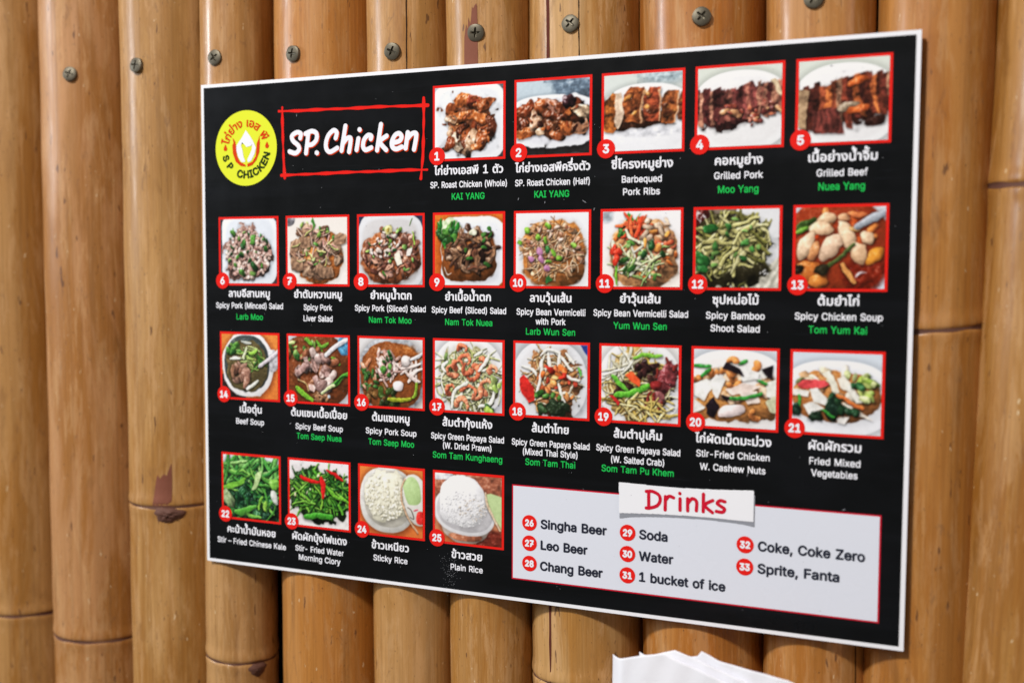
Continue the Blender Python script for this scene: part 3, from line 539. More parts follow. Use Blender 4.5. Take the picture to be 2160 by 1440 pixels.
# ------------------------------------------------------------------ bamboo wall
def bamboo_mat(name, seed, tone_a, tone_b, worn, coat):
    m = bpy.data.materials.new(name)
    m.use_nodes = True
    nt = m.node_tree
    b = nt.nodes["Principled BSDF"]
    tc = nt.nodes.new("ShaderNodeTexCoord")

    def noise(sc, detail=4.0, rough=0.55, dist=0.0, off=0.0):
        mp = nt.nodes.new("ShaderNodeMapping")
        mp.inputs["Scale"].default_value = sc
        mp.inputs["Location"].default_value = (seed * 3.7 + off, seed * 1.9 - off, seed * 0.77 + off)
        n = nt.nodes.new("ShaderNodeTexNoise")
        n.inputs["Scale"].default_value = 1.0
        n.inputs["Detail"].default_value = detail
        n.inputs["Roughness"].default_value = rough
        n.inputs["Distortion"].default_value = dist
        nt.links.new(tc.outputs["Object"], mp.inputs["Vector"])
        nt.links.new(mp.outputs["Vector"], n.inputs["Vector"])
        return n.outputs["Fac"]

    def rng(fac, lo, hi, a=0.0, c=1.0):
        r = nt.nodes.new("ShaderNodeMapRange")
        r.interpolation_type = 'SMOOTHSTEP'
        for k, v in (("From Min", lo), ("From Max", hi), ("To Min", a), ("To Max", c)):
            r.inputs[k].default_value = v
        nt.links.new(fac, r.inputs["Value"])
        return r.outputs["Result"]

    def mix(fac, a, c, mode='MIX'):
        x = nt.nodes.new("ShaderNodeMix")
        x.data_type = 'RGBA'
        x.blend_type = mode
        for key, v in (("A", a), ("B", c)):
            if isinstance(v, tuple):
                x.inputs[key].default_value = v
            else:
                nt.links.new(v, x.inputs[key])
        nt.links.new(fac, x.inputs["Factor"])
        return x.outputs["Result"]

    tone_a, tone_b = [[c * k for c, k in zip(t, (0.975, 0.94, 0.815))] for t in (tone_a, tone_b)]
    tone_a, tone_b = [[min(255, c * k) for c, k in zip(t, (0.975, 1.0, 1.11))] for t in (tone_a, tone_b)]
    deep = [c * k for c, k in zip(tone_a, (0.97, 0.91, 0.72))]
    col = mix(rng(noise((26, 26, 2.4), 5), 0.38, 0.62), rgba(deep), rgba(tone_a))
    # worn, paler skin in ragged patches with torn fibrous edges
    col = mix(rng(noise((34, 34, 5.0), 9, 0.68, 0.5, 5.0), 0.44, 0.58, 0.0, 0.55 + 0.5 * worn), col, rgba(tone_b))
    col = mix(rng(noise((110, 110, 17), 9, 0.75, 0.4, 25.0), 0.50, 0.60, 0.0, worn), col, rgba((212, 168, 118)))
    fibre = noise((620, 620, 7), 5, 0.6)
    col = mix(rng(fibre, 0.38, 0.75, 0.0, 0.34), col, rgba([c * 0.70 for c in deep]))
    col = mix(rng(noise((1500, 1500, 26), 3), 0.52, 0.75, 0.0, 0.24), col, rgba([min(255, c * 1.10 + 10) for c in tone_b]))
    # stains, smudges, elongated dark spots, pin specks, pale nicks
    col = mix(rng(noise((40, 40, 9), 6, 0.65, 0.8, 9.0), 0.57, 0.70, 0.0, 0.50), col, rgba((126, 82, 34)))
    col = mix(rng(noise((210, 210, 60), 7, 0.72, 1.0, 21.0), 0.585, 0.66, 0.0, 0.42), col, rgba((120, 84, 54)))
    col = mix(rng(noise((300, 300, 70), 2, 0.5, 0.2, 2.0), 0.70, 0.74, 0.0, 0.75), col, rgba((84, 50, 30)))
    col = mix(rng(noise((800, 800, 420), 2, 0.5, 0.0, 7.0), 0.70, 0.75, 0.0, 0.7), col, rgba((70, 42, 24)))
    col = mix(rng(noise((420, 420, 150), 2, 0.5, 0.0, 11.0), 0.735, 0.76, 0.0, 0.6), col, rgba((232, 210, 170)))
    nt.links.new(col, b.inputs["Base Color"])
    nt.links.new(rng(noise((120, 120, 18), 5, 0.6, 0.2, 3.0), 0.3, 0.7, 0.42, 0.62), b.inputs["Roughness"])
    b.inputs["Specular IOR Level"].default_value = 0.4
    b.inputs["Coat Weight"].default_value = coat
    nt.links.new(rng(noise((160, 160, 24), 4, 0.6, 0.2, 13.0), 0.3, 0.7, 0.18, 0.38), b.inputs["Coat Roughness"])
    bp = nt.nodes.new("ShaderNodeBump")
    bp.inputs["Strength"].default_value = 0.25
    bp.inputs["Distance"].default_value = 0.0006
    nt.links.new(fibre, bp.inputs["Height"])
    nt.links.new(bp.outputs["Normal"], b.inputs["Normal"])
    return m


M_NODE = plain("node_brown", (82, 48, 36), 0.7, 0.3, noise=34, bump=0.4)
M_TEAR = plain("torn_bark", (116, 64, 46), 0.75, 0.25, noise=26, bump=0.5)
M_CRACK = plain("crack_dark", (40, 22, 14), 0.8, 0.2)
M_MAROON = plain("crack_maroon", (92, 44, 34), 0.8, 0.2)
M_SCREW = plain("screw_steel", (84, 78, 64), 0.5, 0.5, noise=30, bump=0.2)
M_SCREW.node_tree.nodes["Principled BSDF"].inputs["Metallic"].default_value = 0.75
M_BACK = plain("backing_dark", (26, 20, 15), 0.9, 0.1, noise=10)

# radius, axis x at top / bottom, z of those two, gap to the board face
R_ = [49.7, 50.8, 49.9, 33.0, 50.0, 37.2, 35.4, 45.2, 48.5, 38.4, 39.5, 49.0]
XT = [-573.6, -472.1, -371.1, -285.4, -197.2, -110.0, -36.8, 43.5, 136.9, 226.0, 304.8, 390.4]
XB = [-571.1, -469.6, -367.2, -287.6, -192.7, -104.8, -31.3, 50.3, 146.3, 232.0, 303.6, 373.5]
ZT = [318, 310, 300, 290, 283, 275, 268, 260, 250, 243, 236, 230]
ZB = [-375, -365, -348, -335, -320, -306, -294, -281, -266, -252, -242, -234]
OFF = [4, 4, 4, 4, 4, 4.5, 5, 6, 7, 8, 8.5, 2.5]
NODES = {0: [(-300, 0.0)], 1: [(-312, 0.0)], 2: [(-170.5, 0.02)], 3: [(-306, -0.05)], 4: [(-420, 0)], 5: [(340, 0)],
         6: [(-360, 0)], 7: [(-276, 0.03)], 8: [(-350, 0)], 9: [(-60, 0.05)], 10: [(9.5, 0.10)], 11: [(107, 0.02)]}
TONES = [((174, 126, 66), (194, 148, 92), .30), ((176, 124, 68), (202, 150, 104), .35), ((178, 130, 70), (202, 156, 98), .40),
         ((184, 136, 80), (206, 160, 106), .40), ((192, 128, 56), (206, 146, 78), .25), ((186, 136, 74), (204, 156, 100), .35),
         ((180, 128, 62), (200, 150, 88), .45), ((188, 140, 80), (208, 164, 108), .60), ((184, 118, 44), (202, 142, 76), .35),
         ((182, 120, 50), (200, 144, 82), .40), ((182, 120, 50), (198, 140, 72), .30), ((164, 112, 46), (188, 138, 74), .35)]
ZLO, ZHI = -470.0, 400.0

wall = link("bamboo_wall", None)
wall.location = P(0, 0, 0)
tag(wall, "wall of golden brown upright bamboo poles set side by side behind the menu board", "wall")


def pole_radius(i, th, z, rnd):
    r = R_[i] * (1 + 0.006 * math.cos(2 * th + rnd[0]) + 0.004 * math.cos(3 * th + rnd[1] + z * 0.004))
    r += 0.25 * math.sin(z * 0.021 + rnd[2]) + 0.18 * math.sin(z * 0.057 + 2.1 * th + rnd[3])
    for zn, tilt in NODES[i]:
        d = z - (zn + tilt * R_[i] * math.sin(th))
        r += 0.9 * math.exp(-((d - 4.5) / 6.0) ** 2) + 0.5 * math.exp(-((d + 5) / 5.0) ** 2) - 1.3 * math.exp(-(d / 1.4) ** 2)
    return r


poles = []
for i in range(12):
    rs = random.Random(100 + i)
    rnd = [rs.uniform(0, 6.28) for _ in range(4)]
    zs = list(np.linspace(ZLO, ZHI, 60))
    for zn, tilt in NODES[i]:
        zs += list(np.linspace(zn - 16, zn + 18, 35))
    zs = sorted(zs)
    S = 72
    V, F = [], []
    for z in zs:
        for k in range(S):
            th = 2 * math.pi * k / S
            r = pole_radius(i, th, z, rnd)
            V.append((r * math.sin(th) * U, -r * math.cos(th) * U, z * U))
    for j in range(len(zs) - 1):
        for k in range(S):
            a, b2 = j * S + k, j * S + (k + 1) % S
            F.append((a, b2, b2 + S, a + S))
    F.append(tuple(reversed(range(S))))
    F.append(tuple(len(V) - S + k for k in range(S)))
    me = mesh_from("bamboo_pole", V, F, True)
    o = link("bamboo_pole", me, bamboo_mat("bamboo_%d" % i, i * 2.31 + 1.0, *TONES[i], (.14, .18, .26, .5, .5, .5, .5, .4, .6, .6, .45, .35)[i]), wall)
    s = (XT[i] - XB[i]) / (ZT[i] - ZB[i])
    o.location = Vector(((XB[i] - s * ZB[i]) * U, (R_[i] + OFF[i]) * U, 0))
    o.rotation_euler = (0, math.atan(s), 0)
    poles.append((o, rnd))
    for zn, tilt in NODES[i]:
        V, F = [], []
        hw = (1.7, 1.7, 1.5, 1.2, 1, 1, 1, 1.0, 1, 1, 1.8, 3.0)[i]
        for k in range(S):
            th = 2 * math.pi * k / S
            zz = zn + tilt * R_[i] * math.sin(th) + 0.3 * math.sin(5 * th + rnd[1])
            w = hw * (0.75 + 0.4 * math.sin(3 * th + rnd[2]) * math.sin(7 * th))
            for dz, dr in ((-w, 0.25), (0, 0.55), (w, 0.25)):
                r = pole_radius(i, th, zz + dz, rnd) + dr
                V.append((r * math.sin(th) * U, -r * math.cos(th) * U, (zz + dz) * U))
        for k in range(S):
            for j in (0, 1):
                a, b2 = k * 3 + j, ((k + 1) % S) * 3 + j
                F.append((a, b2, b2 + 1, a + 1))
        link("node_ring", mesh_from("node_ring", V, F, True), M_NODE, o)


def pole_patch(name, i, pts, mat, lift=0.3, cuts=3):
    """A patch lying on a pole: outline in (degrees round the pole, z)."""
    o, rnd = poles[i]
    bm = bmesh.new()
    vs = [bm.verts.new((math.radians(t) * R_[i], z, 0)) for t, z in pts]
    f = bm.faces.new(vs)
    bmesh.ops.triangulate(bm, faces=[f])
    bmesh.ops.subdivide_edges(bm, edges=bm.edges[:], cuts=cuts, use_grid_fill=True)
    for v in bm.verts:
        th, z = v.co.x / R_[i], v.co.y
        r = pole_radius(i, th, z, rnd) + lift
        v.co = (r * math.sin(th) * U, -r * math.cos(th) * U, z * U)
    me = bpy.data.meshes.new(name)
    bm.to_mesh(me)
    bm.free()
    return link(name, me, mat, o)


def crack(i, th0, z0, z1, w, mat, seed):
    rs = random.Random(seed)
    o, rnd = poles[i]
    V, F = [], []
    n = 60
    for k in range(n + 1):
        z = z0 + (z1 - z0) * k / n
        t = math.radians(th0 + 0.25 * math.sin(z * 0.05 + seed) + 0.12 * math.sin(z * 0.21))
        ww = w * (0.6 + 0.5 * rs.random()) * min(1.0, (k + 0.4) / 5, (n - k + 0.4) / 5)
        for sg in (-1, 1):
            th = t + sg * ww / R_[i] / 2
            r = pole_radius(i, th, z, rnd) + 0.22
            V.append((r * math.sin(th) * U, -r * math.cos(th) * U, z * U))
    for k in range(n):
        F.append((2 * k, 2 * k + 1, 2 * k + 3, 2 * k + 2))
    return link("crack", mesh_from("crack", V, F), mat, o)


pole_patch("bark_tear", 2, [(6.7, -169), (9, -156), (10.8, -145.8), (12.4, -140.2), (13.6, -141), (15.5, -143.4), (17.5, -141), (20.3, -138.9),
                            (22.8, -140.6), (25, -135), (28.1, -128.9), (28.4, -145), (27.7, -169)], M_TEAR)
pole_patch("bark_tear", 6, [(-9.5, 205), (-9.0, 225), (-8.6, 233.2), (-5.8, 243.3), (-4.5, 241), (-3.3, 239.7), (-2.4, 248.5), (-1, 245), (0.5, 242.9),
                            (2.0, 250), (2.7, 256.4), (4.3, 254.9), (8.4, 258.8), (9.5, 256.1), (10.0, 241.1), (10.2, 205)], M_TEAR)
crack(7, -21.3, -285, 330, 3.0, M_MAROON, 3)
crack(7, 12.6, 120, 330, 0.9, M_CRACK, 5)
crack(5, 23.2, 60, 330, 1.1, M_CRACK, 7)
crack(9, 54.4, -330, -150, 1.2, M_CRACK, 9)


def bud_scar(i, th0, z0, w, h, lift, seed):
    """Rough woody lump where a side shoot was cut off below a node."""
    o, rnd = poles[i]
    rs = random.Random(seed)
    V, F = [], []
    nr, ns = 6, 22
    ph = [rs.uniform(0, 6.28) for _ in range(4)]
    for a in range(nr + 1):
        q = a / nr
        for k in range(ns):
            t = 2 * math.pi * k / ns
            e = 1 + 0.14 * math.sin(3 * t + ph[0]) + 0.08 * math.sin(7 * t + ph[1])
            x, z = w / 2 * q * e * math.cos(t), h / 2 * q * e * math.sin(t)
            th = math.radians(th0) + x / R_[i]
            r = pole_radius(i, th, z0 + z, rnd) + lift * (1 - q ** 2) * (0.3 + 1.1 * rs.random()) + (0.3 if a < nr else -0.3)
            V.append((r * math.sin(th) * U, -r * math.cos(th) * U, (z0 + z) * U))
    for a in range(nr):
        for k in range(ns):
            p, q = a * ns + k, a * ns + (k + 1) % ns
            F.append((p, q, q + ns, p + ns))
    return link("bud_scar", mesh_from("bud_scar", V, F, True), M_NODE, o)


bud_scar(2, 24.0, -177.0, 30, 15, 3.2, 1)
bud_scar(3, 62.0, -313.5, 18, 13, 2.0, 2)
bud_scar(9, 30.0, -66, 18, 10, 1.8, 4)

# screws: pan heads with a cross recess, one mesh shared by all
N = 30
RH = 7.0
V, F, idx = [], [], {}
for j in range(N + 1):
    for k in range(N + 1):
        a, c = (k / N * 2 - 1), (j / N * 2 - 1)
        # square grid mapped to a disc
        x, z = a * math.sqrt(1 - c * c / 2), c * math.sqrt(1 - a * a / 2)
        d = math.hypot(x, z)
        h = 1.7 * math.sqrt(max(0.0, 1.15 - d * d)) + 0.3
        arm = min(abs(x), abs(z))
        far = max(abs(x), abs(z))
        if arm < 0.115 and far < 0.56:
            h -= 2.0 * (1 - (far / 0.60) ** 3)
        if d > 0.985:
            h = -1.5
        idx[j, k] = len(V)
        V.append((x * RH * U, -h * U, z * RH * U))
for j in range(N):
    for k in range(N):
        F.append((idx[j, k], idx[j, k + 1], idx[j + 1, k + 1], idx[j + 1, k]))
screw_mesh = mesh_from("screw", V, F, False)
for n, (i, th, z, rot) in enumerate([(1, 18.1, 233.6, 20), (2, -1.7, 235.0, 10), (3, 1.7, 235.5, 55), (4, -5.5, 232.4, 12), (5, 5.3, 227.1, 25),
                                     (6, 7.9, 235.9, 3), (7, 4.1, 236.5, 40), (8, 12.2, 232.9, 42), (9, 0.3, 238.2, 30)]):
    o, rnd = poles[i]
    t = math.radians(th)
    r = pole_radius(i, t, z, rnd) + (0.6, 1.4, 0.2, 0.9, 1.2, 0.4, 0.0, 1.0, 0.6)[n]
    s = link("screw", screw_mesh, M_SCREW, o)
    s.location = (r * math.sin(t) * U, -r * math.cos(t) * U, z * U)
    s.rotation_euler = (Matrix.Rotation(t, 3, 'Z') @ Matrix.Rotation(math.radians((n * 37) % 17 - 8), 3, 'X') @ Matrix.Rotation(math.radians(rot), 3, 'Y')).to_euler()

# dark backing behind the poles, seen through the gaps
bb = mesh_from("backing_board", [(x * U, y * U, z * U) for x in (-680, 480) for y in (108, 114) for z in (ZLO, ZHI)],
               [(0, 1, 3, 2), (4, 6, 7, 5), (0, 4, 5, 1), (2, 3, 7, 6), (0, 2, 6, 4), (1, 5, 7, 3)])
link("backing_board", bb, M_BACK, wall)

# ------------------------------------------------------------------ printed food photographs
# Each print is painted into a small colour grid that becomes the vertex
# colours of a flat sheet: flat print on the board, nothing more.
PW, PH = 208, 196


class Pic:
    def __init__(s, seed, bg):
        s.g = np.random.default_rng(seed)
        s.A = np.empty((PH, PW, 3))
        s.A[:] = bg
        s.X, s.Y = np.meshgrid(np.arange(PW) + 0.5, np.arange(PH) + 0.5)
        s.N = [s.lattice(c) for c in (44, 18, 8, 3.4)]

    def lattice(s, cell):
        h, w = int(PH / cell) + 3, int(PW / cell) + 3
        G = s.g.random((h, w))
        y, x = s.Y / cell, s.X / cell
        j, i = y.astype(int), x.astype(int)
        fy, fx = y - j, x - i
        fy, fx = fy * fy * (3 - 2 * fy), fx * fx * (3 - 2 * fx)
        return (G[j, i] * (1 - fx) + G[j, i + 1] * fx) * (1 - fy) + (G[j + 1, i] * (1 - fx) + G[j + 1, i + 1] * fx) * fy

    def grad(s, top, bot):
        t = (s.Y / PH)[..., None]
        s.A[:] = np.asarray(top, float) * (1 - t) + np.asarray(bot, float) * t

    def put(s, sl, m, c):
        m = m[..., None]
        s.A[sl] = s.A[sl] * (1 - m) + c * m

    def grainy(s, amt=0.10, k=1):
        s.A *= (1 + amt * (s.N[k] - 0.5) * 2)[..., None]

    def box(s, x, y, R):
        x0, x1 = max(0, int(x - R)), min(PW, int(x + R) + 1)
        y0, y1 = max(0, int(y - R)), min(PH, int(y + R) + 1)
        if x1 <= x0 or y1 <= y0:
            return None
        return (slice(y0, y1), slice(x0, x1))

    def piece(s, x, y, rx, ry, ang, col, n=2.3, edge=0.25, tex=0.3, spec=0.25, shadow=0.40, soft=1.5, flat=0.0):
        cx, cy, RX, RY = x * PW, y * PH, rx * PW, ry * PW
        sl = s.box(cx, cy, max(RX, RY) * 1.5 + 8)
        if sl is None:
            return
        a = math.radians(ang)
        ca, sa = math.cos(a), math.sin(a)
        dx, dy = s.X[sl] - cx, s.Y[sl] - cy
        ox, oy = int(s.g.integers(0, 90)), int(s.g.integers(0, 90))
        n0 = np.roll(np.roll(s.N[0], oy, 0), ox, 1)[sl] - 0.5
        n1 = np.roll(np.roll(s.N[1], oy, 0), ox, 1)[sl] - 0.5
        n2 = np.roll(np.roll(s.N[2], ox, 0), oy, 1)[sl] - 0.5
        n3 = np.roll(np.roll(s.N[3], oy, 0), -ox, 1)[sl] - 0.5

        def dist(ux, uy):
            p, q = (ux * ca + uy * sa) / RX, (-ux * sa + uy * ca) / RY
            return (np.abs(p) ** n + np.abs(q) ** n) ** (1 / n) * (1 + edge * (n0 * 1.3 + n1 * 1.3 + n2 * 0.5)), p, q

        mr = min(RX, RY)
        if shadow:
            d2, _, _ = dist(dx - 1.5, dy - 3.0)
            sm = np.clip((1 - d2) * mr / (0.25 * mr + 3) + 0.6, 0, 1) * shadow
            s.A[sl] *= (1 - sm)[..., None]
        d, p, q = dist(dx, dy)
        m = np.clip((1 - d) * mr / soft + 0.5, 0, 1)
        h = np.sqrt(np.clip(1 - d * d, 0, 1))
        gx, gy = p * ca / 1 - q * sa, p * sa + q * ca
        lam = 0.74 + 0.26 * h - 0.18 * gx - 0.26 * gy
        lam = lam * (1 - flat) + 1.0 * flat
        fi = (np.abs(p * RX * 0.4 + ox).astype(int) % PW, np.abs(q * RY * 1.7 + oy + 40).astype(int) % PH)
        nf = s.N[2][fi[1], fi[0]] - 0.5
        lam = np.clip(lam + tex * (n2 * 1.0 + n3 * 0.5 + n1 * 1.2 + nf * 0.7), 0.12, 1.6)
        c = np.asarray(col, float) * lam[..., None]
        if spec:
            hl = np.clip((lam - 0.98) * 3.0, 0, 1) * np.clip(n3 * 5 + 0.3, 0, 1) * spec
            c = c + (255 - c) * hl[..., None]
        s.put(sl, m, c)

    def curve(s, pts, w, col, taper=0.3, shadow=0.5, tex=0.15, spec=0.2, soft=1.2):
        P_ = [(a * PW, b * PH) for a, b in smooth_path(pts, 6)]
        W = w * PW / 2
        xs, ys = [p[0] for p in P_], [p[1] for p in P_]
        pad = W + 7
        x0, x1 = max(0, int(min(xs) - pad)), min(PW, int(max(xs) + pad) + 1)
        y0, y1 = max(0, int(min(ys) - pad)), min(PH, int(max(ys) + pad) + 1)
        if x1 <= x0 or y1 <= y0:
            return
        sl = (slice(y0, y1), slice(x0, x1))
        X, Y = s.X[sl], s.Y[sl]
        D = np.full(X.shape, 1e9)
        SG = np.zeros(X.shape)
        n = len(P_) - 1
        for k in range(n):
            (ax, ay), (bx, by) = P_[k], P_[k + 1]
            ex, ey = bx - ax, by - ay
            L = ex * ex + ey * ey + 1e-9
            t = np.clip(((X - ax) * ex + (Y - ay) * ey) / L, 0, 1)
            rx, ry = X - ax - t * ex, Y - ay - t * ey
            f = (k + t) / n
            ww = W * (1 - taper * np.abs(2 * f - 1) ** 2)
            dd = np.hypot(rx, ry) / ww
            b = dd < D
            D = np.where(b, dd, D)
            SG = np.where(b, (rx * 0.45 + ry * 0.8) / ww, SG)
        if shadow:
            sm = np.clip((1.9 - D) / 1.2, 0, 1) * shadow
            sm = np.roll(sm, 2, 0)
            s.A[sl] *= (1 - sm)[..., None]
        m = np.clip((1 - D) * W / soft + 0.5, 0, 1)
        n3 = s.N[3][sl] - 0.5
        lam = np.clip(0.95 - 0.34 * SG + tex * n3 * 2, 0.3, 1.4)
        c = np.asarray(col, float) * lam[..., None]
        if spec:
            hl = np.clip((lam - 1.08) * 3, 0, 1) * spec
            c = c + (255 - c) * hl[..., None]
        s.put(sl, m, c)

    def poly(s, pts, col, tex=0.2, shadow=0.4, shade=0.0, ang=90, freq=0.0):
        px = [(a * PW, b * PH) for a, b in pts]
        m = soften(raster([px], PW, PH))
        full = (slice(0, PH), slice(0, PW))
        if shadow:
            sh = m.copy()
            for _ in range(5):
                sh = soften(sh)
            s.A *= (1 - shadow * np.roll(np.roll(sh, 4, 0), 2, 1))[..., None]
        lam = 0.95 + tex * ((s.N[3] - 0.5) * 0.6 + (s.N[2] - 0.5) + (s.N[1] - 0.5))
        if freq:
            a = math.radians(ang)
            lam = lam + 0.14 * np.sin((s.X * math.cos(a) + s.Y * math.sin(a)) * freq + 5 * s.N[1])
        if shade:
            cy = sum(p[1] for p in px) / len(px)
            lam = lam - shade * (s.Y - cy) / PH
        s.put(full, m, np.asarray(col, float) * np.clip(lam, 0.2, 1.5)[..., None])

    def plate(s, x, y, rx, ry, n, rim=(232, 235, 241), well=(218, 222, 230), ang=0):
        s.piece(x, y, rx, ry, ang, rim, n=n, edge=0, tex=0.02, spec=0, shadow=0.35, flat=0.85)
        s.piece(x, y, rx * 0.86, ry * 0.86, ang, well, n=n, edge=0, tex=0.02, spec=0, shadow=0, flat=0.88, soft=9)

    def spots(s, n, cx, cy, rx, ry, sort=True):
        r, t = np.sqrt(s.g.random(n)), s.g.random(n) * 6.283
        q = np.c_[cx + rx * r * np.cos(t), cy + ry * r * np.sin(t)]
        return q[np.argsort(q[:, 1])] if sort else q

    def heap(s, count, reg, cols, lo, hi, asp=(1.2, 2.4), **kw):
        for x, y in s.spots(count, *reg):
            r = s.g.uniform(lo, hi)
            a = s.g.uniform(*asp)
            c = np.asarray(cols[int(s.g.integers(len(cols)))], float) * s.g.uniform(0.82, 1.12)
            s.piece(x, y, r * math.sqrt(a), r / math.sqrt(a), s.g.uniform(0, 180), c, **kw)

    def strands(s, count, reg, cols, w, length, bend=0.5, **kw):
        for x, y in s.spots(count, *reg, sort=False):
            L = s.g.uniform(*length) * 1.25
            a = s.g.uniform(0, 6.283)
            b = s.g.uniform(-bend, bend)
            pts = []
            for t in (-0.5, 0.0, 0.5):
                pts.append((x + L * t * math.cos(a) - b * L * (0.25 - t * t) * math.sin(a),
                            y + L * t * math.sin(a) + b * L * (0.25 - t * t) * math.cos(a)))
            c = np.asarray(cols[int(s.g.integers(len(cols)))], float) * s.g.uniform(0.85, 1.1)
            s.curve(pts, s.g.uniform(*w) * 0.85, c, **kw)

    def slabs(s, count, reg, cols, lo, hi, asp=(1.0, 1.8), tex=0.35, shadow=0.45):
        """Cut pieces with straight, torn sides."""
        for x, y in s.spots(count, *reg):
            r, k, a = s.g.uniform(lo, hi), math.sqrt(s.g.uniform(*asp)), s.g.uniform(0, 3.14)
            m = int(s.g.integers(4, 7))
            pts = []
            for j in range(m):
                t = 6.283 * (j + s.g.uniform(-.28, .28)) / m
                u, v = r * k * math.cos(t), r / k * math.sin(t)
                pts.append((x + u * math.cos(a) - v * math.sin(a), y + u * math.sin(a) + v * math.cos(a)))
            c = np.asarray(cols[int(s.g.integers(len(cols)))], float) * s.g.uniform(0.85, 1.15)
            s.poly(pts, c, tex=tex, shadow=shadow, shade=1.2, ang=math.degrees(a) + 90, freq=0.5)

    def prawn(s, x, y, r, a0, col=(226, 128, 92)):
        for k in range(9):
            t = math.radians(a0 + k * 27)
            q = 1 - k / 12
            s.piece(x + r * math.cos(t) * (1 - 0.25 * k / 9), y + r * math.sin(t), 0.034 * q + 0.006, 0.044 * q + 0.006, math.degrees(t),
                    np.asarray(col) * (0.92 + 0.16 * (k % 2)), edge=0.15, tex=0.2, spec=0.2, shadow=0.25)


BROWN = [(150, 84, 48), (120, 62, 36), (172, 100, 58), (92, 48, 30), (190, 122, 76)]
ROAST = [(158, 88, 50), (128, 64, 36), (184, 106, 58), (98, 50, 30), (146, 74, 42)]
PALEMEAT = [(206, 172, 142), (190, 150, 120), (222, 196, 170)]
GREENS = [(58, 104, 46), (86, 136, 62), (38, 78, 40), (122, 158, 86)]
LIME = [(150, 178, 94), (120, 154, 74), (176, 194, 124)]


